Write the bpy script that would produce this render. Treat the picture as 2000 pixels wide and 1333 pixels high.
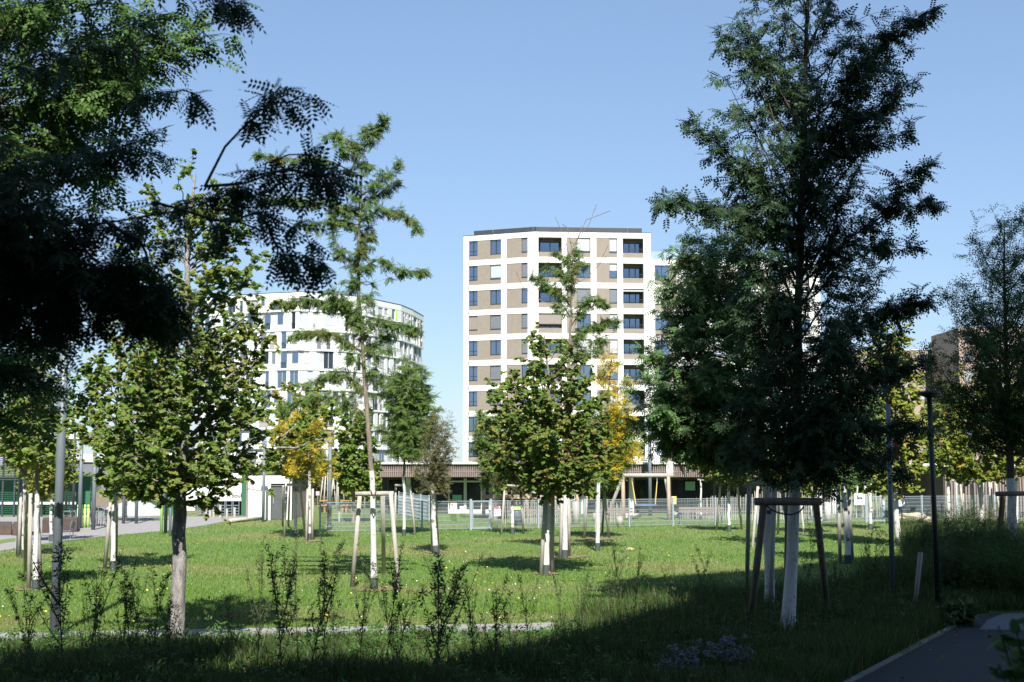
import bpy, math, random
import numpy as np
from mathutils import Vector
random.seed(7); RS = np.random.RandomState(7)
sc = bpy.context.scene
for o in list(bpy.data.objects): bpy.data.objects.remove(o)
# ---------------------------------------------------------------- camera
F, CX, CY, HOR, CH = 2700.0, 1000.0, 666.5, 903.0, 3.3
PITCH = math.atan((HOR-CY)/F)
cam = bpy.data.cameras.new('camera'); camo = bpy.data.objects.new('camera', cam)
sc.collection.objects.link(camo); sc.camera = camo
cam.sensor_width = 36; cam.lens = 36*F/2000; cam.clip_start = .1; cam.clip_end = 6000
camo.location = (0, 0, CH); camo.rotation_euler = (math.pi/2+PITCH, 0, 0)
cam.dof.use_dof = True; cam.dof.focus_distance = 48; cam.dof.aperture_fstop = 4.0
# ---------------------------------------------------------------- light
SUN_EL = math.radians(44); SH = Vector((-.10, .995, 0)).normalized()
w = bpy.data.worlds.new('World'); sc.world = w; w.use_nodes = True
nt = w.node_tree; bg = nt.nodes['Background']; sky = nt.nodes.new('ShaderNodeTexSky')
sky.sky_type = 'NISHITA'; sky.sun_disc = False; sky.sun_elevation = SUN_EL
sky.sun_rotation = math.pi - .10; sky.air_density = 1.0; sky.dust_density = .25; sky.ozone_density = 2.4; sky.altitude = 150
gm_ = nt.nodes.new('ShaderNodeGamma'); gm_.inputs[1].default_value = .6; ti = nt.nodes.new('ShaderNodeVectorMath'); ti.operation = 'MULTIPLY'
ti.inputs[1].default_value = (1.03, 1.22, 1.49)
nt.links.new(sky.outputs[0], gm_.inputs[0]); nt.links.new(gm_.outputs[0], ti.inputs[0]); nt.links.new(ti.outputs[0], bg.inputs[0]); bg.inputs[1].default_value = .1
sl = bpy.data.lights.new('sun', 'SUN'); sl.energy = 5.0; sl.angle = math.radians(.53); sl.color = (1, .955, .88)
so = bpy.data.objects.new('sun', sl); sc.collection.objects.link(so)
ld = SH*math.cos(SUN_EL) + Vector((0, 0, -math.sin(SUN_EL)))
so.rotation_euler = ld.to_track_quat('-Z', 'Y').to_euler(); so.location = (6, -30, 80)
vs = sc.view_settings; vs.view_transform = 'Standard'; vs.look = 'None'; vs.exposure = 1.0; vs.gamma = 1
vs.use_curve_mapping = False
# ---------------------------------------------------------------- maths helpers
cp, sp = math.cos(PITCH), math.sin(PITCH)
def ray(px, py):
    u, v = (px-CX)/F, (CY-py)/F
    return Vector((u, cp-v*sp, sp+v*cp))
def W(px, py, Y):
    r = ray(px, py); return Vector((r.x*Y/r.y, Y, CH+r.z*Y/r.y))
def gz(x, y):
    t = min(1, max(0, (-18-x)/8)); t = t*t*(3-2*t)
    return -t*max(0, min(4.2, (y-85)*.043))
def G(px, py):
    r = ray(px, py); k = -CH/r.z; return Vector((r.x*k, r.y*k, 0))
def GX(px, Y, z=0.0):
    return Vector((W(px, HOR+CH*F/Y, Y).x, Y, z))
def depth_for(px, py, z):
    r = ray(px, py); return (z-CH)/r.z*r.y
def at_z(px, py, z): return W(px, py, depth_for(px, py, z))
# ---------------------------------------------------------------- materials
MATS = {}
def mat(name, col, rough=.8, var=0.0, scale=4.0, bump=0.0, bscale=40.0, metal=0.0, col2=None, stretch=(1, 1, 1), spec=None, ior=None):
    if name in MATS: return MATS[name]
    m = bpy.data.materials.new(name); m.use_nodes = True; n = m.node_tree; b = n.nodes['Principled BSDF']
    b.inputs['Roughness'].default_value = rough; b.inputs['Metallic'].default_value = metal
    if spec is not None: b.inputs['Specular IOR Level'].default_value = spec
    if ior: b.inputs['IOR'].default_value = ior
    b.inputs['Base Color'].default_value = (*col, 1)
    if var or col2 or bump:
        tc = n.nodes.new('ShaderNodeTexCoord'); mp = n.nodes.new('ShaderNodeMapping'); mp.inputs['Scale'].default_value = stretch
        n.links.new(tc.outputs['Object'], mp.inputs[0])
    if var or col2:
        nz = n.nodes.new('ShaderNodeTexNoise'); nz.inputs['Scale'].default_value = scale; nz.inputs['Detail'].default_value = 6; nz.inputs['Roughness'].default_value = .65
        n.links.new(mp.outputs[0], nz.inputs['Vector'])
        cr = n.nodes.new('ShaderNodeValToRGB'); c2 = col2 or tuple(c*(1+var) for c in col); c1 = col if col2 else tuple(c*(1-var) for c in col)
        cr.color_ramp.elements[0].position = .33; cr.color_ramp.elements[1].position = .67
        cr.color_ramp.elements[0].color = (*c1, 1); cr.color_ramp.elements[1].color = (*c2, 1)
        n.links.new(nz.outputs['Fac'], cr.inputs[0]); n.links.new(cr.outputs[0], b.inputs['Base Color'])
    if bump:
        nb = n.nodes.new('ShaderNodeTexNoise'); nb.inputs['Scale'].default_value = bscale; nb.inputs['Detail'].default_value = 5
        n.links.new(mp.outputs[0], nb.inputs['Vector']); bp = n.nodes.new('ShaderNodeBump'); bp.inputs['Strength'].default_value = bump; bp.inputs['Distance'].default_value = .03
        n.links.new(nb.outputs['Fac'], bp.inputs['Height']); n.links.new(bp.outputs[0], b.inputs['Normal'])
    MATS[name] = m; return m
def leafmat(name, cols, patch=None, pscale=.6, pth=.6, trans=.28, rough=.58):
    """cols: [(pos, rgb)...] over a random value per leaf; patch: second ramp where a large noise is high"""
    m = bpy.data.materials.new(name); m.use_nodes = True; n = m.node_tree; b = n.nodes['Principled BSDF']; out = n.nodes['Material Output']
    ge = n.nodes.new('ShaderNodeNewGeometry')
    def ramp(cs):
        cr = n.nodes.new('ShaderNodeValToRGB'); el = cr.color_ramp.elements
        while len(el) < len(cs): el.new(.5)
        for e, (p, c) in zip(el, cs): e.position = p; e.color = (*c, 1)
        n.links.new(ge.outputs['Random Per Island'], cr.inputs[0]); return cr.outputs[0]
    c = ramp(cols)
    if patch:
        tc = n.nodes.new('ShaderNodeTexCoord'); nz = n.nodes.new('ShaderNodeTexNoise'); nz.inputs['Scale'].default_value = pscale; nz.inputs['Detail'].default_value = 3
        n.links.new(tc.outputs['Object'], nz.inputs['Vector'])
        r2 = n.nodes.new('ShaderNodeMapRange'); r2.inputs[1].default_value = pth-.05; r2.inputs[2].default_value = pth+.05
        n.links.new(nz.outputs['Fac'], r2.inputs[0])
        mx = n.nodes.new('ShaderNodeMix'); mx.data_type = 'RGBA'
        n.links.new(r2.outputs[0], mx.inputs['Factor']); n.links.new(c, mx.inputs[6]); n.links.new(ramp(patch), mx.inputs[7]); c = mx.outputs[2]
    n.links.new(c, b.inputs['Base Color']); b.inputs['Roughness'].default_value = rough; b.inputs['Specular IOR Level'].default_value = .22
    tr = n.nodes.new('ShaderNodeBsdfTranslucent'); n.links.new(c, tr.inputs[0])
    ms = n.nodes.new('ShaderNodeMixShader'); ms.inputs[0].default_value = trans
    n.links.new(b.outputs[0], ms.inputs[1]); n.links.new(tr.outputs[0], ms.inputs[2]); n.links.new(ms.outputs[0], out.inputs[0])
    MATS[name] = m; return m
M_white = mat('white_render', (.64, .635, .62), .85, .06, .9, stretch=(1, 1, .12))
M_taupe = mat('taupe_ribbed_render', (.225, .19, .16), .9, .07, 2.5, .15, 30)
M_dark = mat('dark_metal', (.022, .025, .03), .45)
M_roofdark = mat('dark_roof_sheet', (.035, .04, .05), .55, .15, 1.2)
M_glass = mat('window_glass', (.20, .27, .36), .04, metal=.85)
M_glass2 = mat('dim_window_glass', (.012, .016, .02), .06, ior=1.6)
M_curtain = mat('white_curtain', (.36, .40, .45), .8, .12, 3, stretch=(14, 14, .3))
M_blind = mat('grey_blind', (.13, .14, .17), .6, .28, 3, stretch=(.4, .4, 14))
M_blindt = mat('taupe_roller_blind', (.22, .185, .17), .8, .04, 2)
M_blindl = mat('pale_roller_blind', (.40, .39, .40), .8, .05, 3, stretch=(.4, .4, 9))
M_steel = mat('galvanised_steel', (.36, .42, .46), .45, .08, 3, metal=.35)
M_pole = mat('grey_pole_paint', (.13, .155, .18), .45, .08, 2.0)
M_poledark = mat('black_pole_paint', (.02, .021, .022), .5)
M_stake = mat('weathered_stake_wood', (.37, .34, .30), .85, .22, 3, .4, 30, stretch=(6, 6, .5))
M_stakedk = mat('brown_stake_wood', (.17, .135, .105), .85, .3, 3, .4, 30, stretch=(6, 6, .5))
M_paint = mat('white_trunk_paint', (.56, .55, .53), .85, .12, 4.5, .7, 26, stretch=(3, 3, 1.1))
for _e, _p in zip(M_paint.node_tree.nodes['Color Ramp'].color_ramp.elements if 'Color Ramp' in M_paint.node_tree.nodes else [n_ for n_ in M_paint.node_tree.nodes if n_.type == 'VALTORGB'][0].color_ramp.elements, ((.36, (.17, .145, .12, 1)), (.42, (.56, .55, .53, 1)))): _e.position, _e.color = _p
M_bark = mat('grey_bark', (.20, .165, .13), .95, .35, 5, .9, 22, stretch=(3, 3, .6))
M_barkdk = mat('dark_bark', (.075, .06, .048), .95, .35, 5, .9, 22, stretch=(3, 3, .6))
M_barkmot = mat('mottled_bark', (.10, .09, .085), .95, 0, 4.5, .8, 22, col2=(.34, .32, .30), stretch=(2.5, 2.5, .8))
M_collar = mat('trunk_collar_plastic', (.045, .06, .055), .7, .3, 30)
M_strap = mat('black_rubber_strap', (.02, .02, .02), .7)
M_slat = mat('grey_brown_timber_slats', (.21, .165, .15), .8, .12, 3, stretch=(1, 1, .3))
M_asph = mat('asphalt', (.014, .017, .021), .9, .35, 14, .3, 120)
M_pave = mat('pale_paving', (.25, .24, .235), .9, .05, 1.3, .1, 60)
M_kerb = mat('kerb_stone', (.17, .165, .15), .9, .12, 6)
M_corten = mat('rusty_steel', (.075, .05, .042), .85, .25, 3)
M_green = mat('green_wall', (.02, .11, .055), .7, .05, 1)
M_lime = mat('lime_paint', (.42, .75, .12), .6)
M_conc = mat('pale_concrete', (.36, .38, .41), .85, .06, 1.5)
M_wood = mat('play_timber', (.36, .27, .20), .85, .2, 3, .3, 30, stretch=(3, 3, .6))
M_rope = mat('yellow_rope', (.65, .48, .10), .8)
M_ropegrey = mat('grey_rope', (.5, .5, .46), .8)
M_signwhite = mat('sign_white', (.82, .82, .84), .5)
M_maroon = mat('maroon_print', (.25, .015, .06), .5)
M_black = mat('black_print', (.01, .01, .012), .6)
M_turq = mat('turquoise_edge', (.10, .36, .32), .5)
M_red = mat('brick_red_panel', (.35, .075, .045), .6)
M_orange = mat('orange_print', (.8, .32, .05), .6)
M_stone = mat('beige_sandstone', (.50, .41, .29), .9, .18, 2.5, .5, 9)
M_pink = mat('pinkish_brick_render', (.30, .235, .20), .9, .06, 3)
M_grey = mat('grey_facade', (.13, .14, .155), .8, .06, 1)
M_wgrey = mat('pale_grey_panel', (.58, .58, .58), .85, .04, 1)
M_silver = mat('silver_car_paint', (.32, .33, .33), .3, metal=.6)
M_soil = mat('bare_soil', (.19, .125, .085), .95, .3, 12, .4, 30)
M_daisy = mat('white_petal', (.8, .8, .76), .7)
M_yel = mat('yellow_petal', (.75, .55, .03), .7)
M_lilac = mat('pale_aster_petal', (.11, .115, .14), .8, .2, 20)
# ---------------------------------------------------------------- mesh helpers
col = sc.collection
def mesh_arrays(name, V, faces):
    """faces: list of (M,k) int arrays"""
    me = bpy.data.meshes.new(name); V = np.asarray(V, np.float32)
    me.vertices.add(len(V)); me.vertices.foreach_set('co', V.ravel())
    fl = [np.asarray(f, np.int32) for f in faces if len(f)]
    loops = np.concatenate([f.ravel() for f in fl]); sizes = np.concatenate([np.full(len(f), f.shape[1], np.int32) for f in fl])
    me.loops.add(len(loops)); me.loops.foreach_set('vertex_index', loops)
    st = np.zeros(len(sizes), np.int32); st[1:] = np.cumsum(sizes)[:-1]
    me.polygons.add(len(sizes)); me.polygons.foreach_set('loop_start', st)
    me.update(calc_edges=True); return me
def link(name, me, m=None, parent=None, loc=None):
    o = bpy.data.objects.new(name, me); col.objects.link(o)
    if m and me is not None and not me.materials: me.materials.append(m)
    if parent: o.parent = parent
    if loc is not None: o.location = loc
    return o
def tag(o, label, cat, group=None, kind=None):
    o['label'] = label; o['category'] = cat
    if group: o['group'] = group
    if kind: o['kind'] = kind
    return o
def thing(name, label, cat, loc=(0, 0, 0), group=None):
    o = bpy.data.objects.new(name, None); col.objects.link(o); o.location = loc; o.empty_display_size = .3
    return tag(o, label, cat, group)
def struct(name, me, m):
    o = link(name, me, m); o['kind'] = 'structure'; return o
class MB:
    def __init__(s): s.v = []; s.f = []
    def box(s, x0, x1, y0, y1, z0, z1):
        return s.fbox((0, 0, 0), (1, 0, 0), (0, 1, 0), x0, x1, y0, y1, z0, z1)
    def fbox(s, O, u, n, a0, a1, b0, b1, z0, z1):
        """a along u, b along n (world-horizontal axes), z up"""
        i = len(s.v); O = Vector(O); u = Vector(u); n = Vector(n)
        for z in (z0, z1):
            for a, b in ((a0, b0), (a1, b0), (a1, b1), (a0, b1)):
                p = O+u*a+n*b; s.v.append((p.x, p.y, p.z+z))
        s.f += [(i, i+3, i+2, i+1), (i+4, i+5, i+6, i+7), (i, i+1, i+5, i+4), (i+1, i+2, i+6, i+5), (i+2, i+3, i+7, i+6), (i+3, i, i+4, i+7)]
        return s
    def bar(s, p, q, r, r2=None, n=6, cap=True):
        p = Vector(p); q = Vector(q); d = (q-p).normalized(); a = d.orthogonal().normalized(); b = d.cross(a); i = len(s.v); r2 = r if r2 is None else r2
        for c, rr in ((p, r), (q, r2)):
            for k in range(n):
                t = 2*math.pi*(k+.5)/n; x = c+(a*math.cos(t)+b*math.sin(t))*rr; s.v.append(tuple(x))
        for k in range(n): j = (k+1) % n; s.f.append((i+k, i+j, i+n+j, i+n+k))
        if cap: s.f.append(tuple(range(i+n-1, i-1, -1))); s.f.append(tuple(range(i+n, i+2*n)))
        return s
    def path(s, pts, r, n=6):
        for a, b in zip(pts[:-1], pts[1:]): s.bar(a, b, r, n=n)
        return s
    def prism(s, poly, z0, z1):
        i = len(s.v); k = len(poly)
        for z in (z0, z1): s.v += [(p[0], p[1], z) for p in poly]
        s.f.append(tuple(range(i+k-1, i-1, -1))); s.f.append(tuple(range(i+k, i+2*k)))
        for a in range(k): b = (a+1) % k; s.f.append((i+a, i+b, i+k+b, i+k+a))
        return s
    def slab(s, O, u, n, poly, b0, b1):
        """outline poly in (a, z) on a facade plane, thickened along n"""
        i = len(s.v); k = len(poly); O = Vector(O); u = Vector(u); n = Vector(n)
        for b in (b0, b1):
            for a, z in poly: p = O+u*a+n*b; s.v.append((p.x, p.y, p.z+z))
        s.f.append(tuple(range(i, i+k))); s.f.append(tuple(range(i+2*k-1, i+k-1, -1)))
        for a in range(k): b = (a+1) % k; s.f.append((i+b, i+a, i+k+a, i+k+b))
        return s
    def mesh(s, name, off=(0, 0, 0)):
        me = bpy.data.meshes.new(name); ox, oy, oz = off
        me.from_pydata([(x-ox, y-oy, z-oz) for x, y, z in s.v], [], s.f); me.update(); return me
    def build(s, name, m, parent=None, smooth=False, off=None):
        """world coordinates in, mesh local to the thing's empty out"""
        r = parent
        while r is not None and r.parent is not None: r = r.parent
        me = s.mesh(name, off if off is not None else (tuple(r.location) if r else (0, 0, 0)))
        if smooth: me.polygons.foreach_set('use_smooth', [True]*len(me.polygons))
        return link(name, me, m, parent)
def single(mb, name, m, loc, label, cat, group=None, smooth=False):
    """a thing of one mesh with its origin at loc"""
    me = mb.mesh(name, loc)
    if smooth: me.polygons.foreach_set('use_smooth', [True]*len(me.polygons))
    return tag(link(name, me, m, None, loc), label, cat, group)
def copy_tree(o, parent=None):
    c = o.copy(); col.objects.link(c); c.parent = parent
    for ch in o.children: copy_tree(ch, c)
    return c
# ================================================================ GROUND
def inpoly(x, y, poly):
    r = np.zeros(len(x), bool); k = len(poly)
    for i in range(k):
        x0, y0 = poly[i][:2]; x1, y1 = poly[(i+1) % k][:2]
        c = ((y0 > y) != (y1 > y)) & (x < (x1-x0)*(y-y0)/((y1-y0) or 1e-9)+x0); r ^= c
    return r
xs = np.array(sorted(set([-2500, -1200, -600, -350, -200, -140, -100] + list(range(-80, 81, 4)) + [100, 140, 200, 350, 600, 1200, 2500])), float)
ys = np.array(sorted(set([-400, -150, -60, -20, 0, 10] + list(range(16, 264, 4)) + [300, 360, 450, 600, 900, 1500, 3500])), float)
V = [(x, y, gz(x, y)) for y in ys for x in xs]; nx = len(xs)
Fq = [(j*nx+i, j*nx+i+1, (j+1)*nx+i+1, (j+1)*nx+i) for j in range(len(ys)-1) for i in range(nx-1)]
def lawnmat():
    m = mat('mown_grass', (.08, .165, .025), .9, 0, .13, col2=(.17, .205, .06)); n = m.node_tree; b = n.nodes['Principled BSDF']
    tc = n.nodes.new('ShaderNodeTexCoord')
    def noise(s, d=4):
        z = n.nodes.new('ShaderNodeTexNoise'); z.inputs['Scale'].default_value = s; z.inputs['Detail'].default_value = d
        n.links.new(tc.outputs['Object'], z.inputs['Vector']); return z.outputs['Fac']
    base = b.inputs['Base Color'].links[0].from_socket
    for s, lo, hi in ((9, .7, 1.32), (42, .55, 1.4)):
        mr = n.nodes.new('ShaderNodeMapRange'); mr.inputs[1].default_value = .3; mr.inputs[2].default_value = .7; mr.inputs[3].default_value = lo; mr.inputs[4].default_value = hi
        n.links.new(noise(s), mr.inputs[0]); hs = n.nodes.new('ShaderNodeHueSaturation'); n.links.new(mr.outputs[0], hs.inputs['Value']); n.links.new(base, hs.inputs['Color']); base = hs.outputs[0]
    n.links.new(base, b.inputs['Base Color'])
    bp = n.nodes.new('ShaderNodeBump'); bp.inputs['Strength'].default_value = .9; bp.inputs['Distance'].default_value = .05
    n.links.new(noise(30, 5), bp.inputs['Height']); n.links.new(bp.outputs[0], b.inputs['Normal']); return m
M_lawn = lawnmat()
struct('lawn', mesh_arrays('lawn', V, [np.array(Fq)]), M_lawn)
def sheet(name, poly, z, m):
    me = bpy.data.meshes.new(name); me.from_pydata([(p[0], p[1], z) for p in poly], [], [tuple(range(len(poly)))]); me.update(); return struct(name, me, m)
def ccw(poly):
    a = sum(p[0]*q[1]-q[0]*p[1] for p, q in zip(poly, poly[1:]+poly[:1])); return poly if a > 0 else poly[::-1]
# narrow gravel path across the view
PATH = ccw([(-26, 22.3), (-9.8, 25.7), (0, 27.2), (3.2, 27.9), (3.2, 29.4), (0, 28.7), (-9.8, 27.2), (-26, 23.8)])
sheet('footpath', PATH, .008, M_pave)
# asphalt path lower right with a stone edging
AS = ccw([(-5.5, 1.5), (4.9, 20.7), (10.0, 30.1), (10.6, 30.7), (60, 31.6), (60, 22), (18, 20), (6, 1.5)])
sheet('asphalt_path', AS, .012, M_asph)
sheet('paved_apron', ccw([(9.9, 29.2), (10.7, 30.5), (13.6, 30.6), (11.2, 27.4), (9.2, 27.6)]), .020, mat('apron_paving', (.115, .115, .12), .85, .12, 8))
sheet('drain_strip', ccw([(10.9, 28.6), (12.4, 30.45), (12.75, 30.45), (11.3, 28.5)]), .026, mat('drain_iron', (.03, .032, .036), .7))
ke = thing('kerb_edging', 'light stone edging along the shaded asphalt path', 'kerb', (4.9, 20.7, 0))
P0, P1 = Vector((-5.5, 1.5, 0)), Vector((9.3, 28.85, 0)); dv = (P1-P0).normalized(); nv = Vector((-dv.y, dv.x, 0)); L = (P1-P0).length; k = 0
a = 14.0
while a < L-.5:
    MB().fbox(P0, dv, nv, a+.01, min(a+.98, L), 0, .11, -.1, .035+random.uniform(-.004, .004)).build('edging_stone', M_kerb, ke); a += 1.0
ke2 = MB()
# plaza on the left
pts = [(-120, 1100), (0, 1077), (60, 1067), (130, 1057), (190, 1050), (240, 1045), (330, 1037), (400, 1027), (440, 1019), (480, 1014), (500, 1011.5)]
PL = [G(*p) for p in pts] + [Vector((-15, 84.4, 0)), Vector((-70, 84.4, 0)), Vector((-70, 40, 0))]
PLAZA = ccw([(p.x, p.y) for p in PL]); sheet('paved_plaza', PLAZA, .01, M_pave)
GREENS = ccw([(p.x, p.y) for p in (G(-60, 1072), G(30, 1058), G(30, 1052), G(-60, 1062))]); sheet('grass_strip', GREENS, .016, M_lawn)
# ---------------------------------------------------------------- blades
def blades(name, X, Y, H, Wd, m, lean=.35, z0=0.0, segs=2):
    n = len(X); a = RS.rand(n)*2*np.pi; la = RS.rand(n)*2*np.pi; ln = H*lean*(.3+RS.rand(n))
    sx, sy = np.cos(a)*Wd/2, np.sin(a)*Wd/2; lx, ly = np.cos(la)*ln, np.sin(la)*ln
    z0 = np.zeros(n)+z0
    if segs == 1:
        V = np.stack([np.stack([X-sx, Y-sy, z0], 1), np.stack([X+sx, Y+sy, z0], 1), np.stack([X+lx, Y+ly, z0+H], 1)], 1).reshape(-1, 3)
        return mesh_arrays(name, V, [np.arange(3*n).reshape(n, 3)])
    V = np.stack([np.stack([X-sx, Y-sy, z0], 1), np.stack([X+sx, Y+sy, z0], 1), np.stack([X+sx*.8+lx*.35, Y+sy*.8+ly*.35, z0+H*.6], 1), np.stack([X-sx*.8+lx*.35, Y-sy*.8+ly*.35, z0+H*.6], 1), np.stack([X+lx, Y+ly, z0+H], 1)], 1).reshape(-1, 3)
    b = np.arange(n)[:, None]*5
    return mesh_arrays(name, V, [b+np.array([[0, 1, 2, 3]]), b+np.array([[3, 2, 4]])])
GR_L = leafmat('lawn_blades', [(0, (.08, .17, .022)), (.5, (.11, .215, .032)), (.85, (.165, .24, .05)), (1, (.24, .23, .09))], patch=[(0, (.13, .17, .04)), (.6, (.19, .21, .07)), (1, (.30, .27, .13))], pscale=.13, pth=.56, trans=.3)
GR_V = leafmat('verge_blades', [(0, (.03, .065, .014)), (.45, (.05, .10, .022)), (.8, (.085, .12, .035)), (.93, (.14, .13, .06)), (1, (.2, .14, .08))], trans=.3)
def clump(x, y, s, seed):   # cheap large-scale noise
    return .5+.25*np.sin(x*s+seed)*np.cos(y*s*.8+seed*2)+.25*np.sin((x+y)*s*1.7+seed*3)
# mown lawn blades, finer with distance
N = 300000; Y = 1/(1/24.0 - RS.rand(N)*(1/24.0-1/80.0)); X = (RS.rand(N)-.5)*2*(Y*.385+1)
ok = ~inpoly(X, Y, PATH) & ~inpoly(X, Y, PLAZA) & ~inpoly(X, Y, AS); X, Y = X[ok], Y[ok]
H = (.035+.05*RS.rand(len(X)))*(.8+.6*clump(X, Y, .9, 1)); tag_o = link('short_grass', blades('short_grass', X, Y, H, .006+Y*.00042, GR_L, .5, segs=1), GR_L)
tag(tag_o, 'short mown grass blades of the sunny lawn', 'grass', kind='stuff')
# rough verge
VERGE = [(-40, 15), (-40, 21.2), (-26, 22.3), (-9.8, 25.6), (0, 27.1), (1.2, 27.3), (1.4, 30), (3.2, 33), (6, 35), (11, 38), (14, 50), (17, 61), (30, 61), (30, 31.6), (10.6, 30.9), (9.7, 30.0), (1.7, 14.8)]
def scatter(n, poly, seed=0):
    X = RS.rand(n)*52-26; Y = 15+RS.rand(n)**1.6*46
    ok = inpoly(X, Y, poly) & (np.abs(X) < Y*.39+.6); return X[ok], Y[ok]
def join_blades(X, Y, H):
    V = []; Fl = []; o = 0
    for sel, sg, wk in ((Y < 23, 2, 1.0), (Y >= 23, 1, 1.6)):
        me = blades('tmp', X[sel], Y[sel], H[sel], wk*(.012+.012*RS.rand(sel.sum())), None, .45, segs=sg); n = len(me.vertices); co = np.zeros(n*3, np.float32); me.vertices.foreach_get('co', co); V.append(co.reshape(-1, 3))
        k = n//(5 if sg == 2 else 3); q = np.arange(k)[:, None]*(5 if sg == 2 else 3)+o
        Fl += [q+np.array([[0, 1, 2, 3]]), q+np.array([[3, 2, 4]])] if sg == 2 else [q+np.array([[0, 1, 2]])]; o += n; bpy.data.meshes.remove(me)
    return mesh_arrays('meadow_grass', np.concatenate(V), Fl)
X, Y = scatter(900000, VERGE)
nearpath = np.clip((27.6-Y)/6, 0, 1)
hm = np.where(X < .8, .10+.34*nearpath, .42) * (.5+.9*clump(X, Y, 1.1, 4))
hm = np.where((X > 9) & (Y > 34), .9*(.6+.6*clump(X, Y, .7, 2)), hm)
H = hm*(.45+.8*RS.rand(len(X))); print('verge blades', len(X))
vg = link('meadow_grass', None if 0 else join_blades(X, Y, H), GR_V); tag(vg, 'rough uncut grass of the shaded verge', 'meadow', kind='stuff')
# ---------------------------------------------------------------- leaf templates
def T_pinnate(n, L, l, w, droop=.12, ang=62):
    V = []; Fc = []
    def leaflet(x, s, a):
        i = len(V); c, sn = math.cos(math.radians(a)), math.sin(math.radians(a))*s
        for t, q in ((0, 0), (.45, .5), (1, 0), (.45, -.5)):
            px, py = t*l, q*w; X = x+px*c-py*sn*(1 if s > 0 else 1); Yy = px*sn+py*c
            V.append((X, Yy, -droop*abs(Yy)*2-(X/L)**2*L*.18))
        Fc.append((i, i+1, i+2, i+3))
    for k in range(n):
        x = L*(.14+.8*k/n)
        for s in (1, -1): leaflet(x, s, ang)
    leaflet(L*.93, 1, 0); return np.array(V), [np.array(Fc)]
def T_maple(s):
    out = [(0, 0), (.30, .30), (.18, .52), (.48, .34), (.62, .56), (.72, .24), (1.05, 0), (.72, -.24), (.62, -.56), (.48, -.34), (.18, -.52), (.30, -.30)]
    V = [(x*s, y*s, -.3*abs(y)*s-.12*x*x*s) for x, y in out]+[(.45*s, 0, .03*s)]; k = len(out)
    return np.array(V), [np.array([(i, (i+1) % k, k) for i in range(k)])]
def T_maple_mid(s):
    out = [(0, 0), (.12, .48), (.42, .32), (.62, .52), (.74, .2), (1.05, 0), (.74, -.2), (.62, -.52), (.42, -.32), (.12, -.48)]
    return np.array([(x*s, y*s, -.28*abs(y)*s-.12*x*x*s) for x, y in out]), [np.arange(10)[None]]
def T_maple_low(s):
    out = [(0, 0), (.2, .5), (.6, .5), (1.05, 0), (.6, -.5), (.2, -.5)]
    V = [(x*s, y*s, -.3*abs(y)*s) for x, y in out]+[(.45*s, 0, .04*s)]
    return np.array(V), [np.array([(i, (i+1) % 6, 6) for i in range(6)])]
def T_spray(n, L, l, w, seed=1):
    r = random.Random(seed); V = []; Fc = []
    for k in range(n):
        x = L*k/n; a = math.radians(r.uniform(35, 80))*(1 if k % 2 else -1); c, s = math.cos(a), math.sin(a); i = len(V); ll = l*r.uniform(.75, 1.2); tz = r.uniform(-.35, .25)
        for t, q in ((0, 0), (.45, .5), (1, 0), (.45, -.5)):
            px, py = t*ll, q*w; V.append((x+px*c-py*s, px*s+py*c, tz*px+.2*py-.1*x))
        Fc.append((i, i+1, i+2, i+3))
    return np.array(V), [np.array(Fc)]
def place(T, P, D, Nn, S):
    """instances of template T at P with x-axis D, normal near Nn, scale S"""
    V0, Fs = T; D = D/np.linalg.norm(D, axis=1, keepdims=True); B = np.cross(Nn, D); B /= np.linalg.norm(B, axis=1, keepdims=True)+1e-9; Nn = np.cross(D, B)
    V = P[:, None, :]+S[:, None, None]*(V0[None, :, 0:1]*D[:, None, :]+V0[None, :, 1:2]*B[:, None, :]+V0[None, :, 2:3]*Nn[:, None, :])
    n, k = len(P), len(V0); b = (np.arange(n)*k)[:, None, None]
    return V.reshape(-1, 3), [(b+f[None]).reshape(-1, f.shape[1]) for f in Fs]
def tubes(P, R, S):
    """P (N,K,3) polylines, R (N,K) radii, S sides"""
    N, K, _ = P.shape; T = np.gradient(P, axis=1); T /= np.linalg.norm(T, axis=2, keepdims=True)+1e-9
    ref = np.where(np.abs(T[..., 2:3]) > .9, np.array([1., 0, 0]), np.array([0, 0, 1.])); A = np.cross(T, ref); A /= np.linalg.norm(A, axis=2, keepdims=True)+1e-9; B = np.cross(T, A)
    if K > 1:   # keep the frame stable along each line
        for k in range(1, K):
            A[:, k] = A[:, k-1]-T[:, k]*np.sum(A[:, k-1]*T[:, k], 1, keepdims=True); A[:, k] /= np.linalg.norm(A[:, k], axis=1, keepdims=True)+1e-9; B[:, k] = np.cross(T[:, k], A[:, k])
    t = np.arange(S)*2*np.pi/S
    V = P[:, :, None, :]+R[:, :, None, None]*(np.cos(t)[None, None, :, None]*A[:, :, None, :]+np.sin(t)[None, None, :, None]*B[:, :, None, :])
    idx = np.arange(N*K*S).reshape(N, K, S); a = idx[:, :-1]; b = idx[:, 1:]
    Fq = np.stack([a, np.roll(a, -1, 2), np.roll(b, -1, 2), b], -1).reshape(-1, 4)
    return V.reshape(-1, 3), Fq
def merge(parts):
    V = []; Fs = {}; o = 0
    for v, fl in parts:
        for f in (fl if isinstance(fl, list) else [fl]): Fs.setdefault(f.shape[1], []).append(f+o)
        V.append(v); o += len(v)
    return np.concatenate(V), [np.concatenate(f) for f in Fs.values()]
def resample(pts, K):
    pts = np.array(pts, float); d = np.r_[0, np.cumsum(np.linalg.norm(np.diff(pts[:, :3], axis=0), axis=1))]; t = np.linspace(0, d[-1], K)
    return np.stack([np.interp(t, d, pts[:, i]) for i in range(pts.shape[1])], 1)
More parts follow.
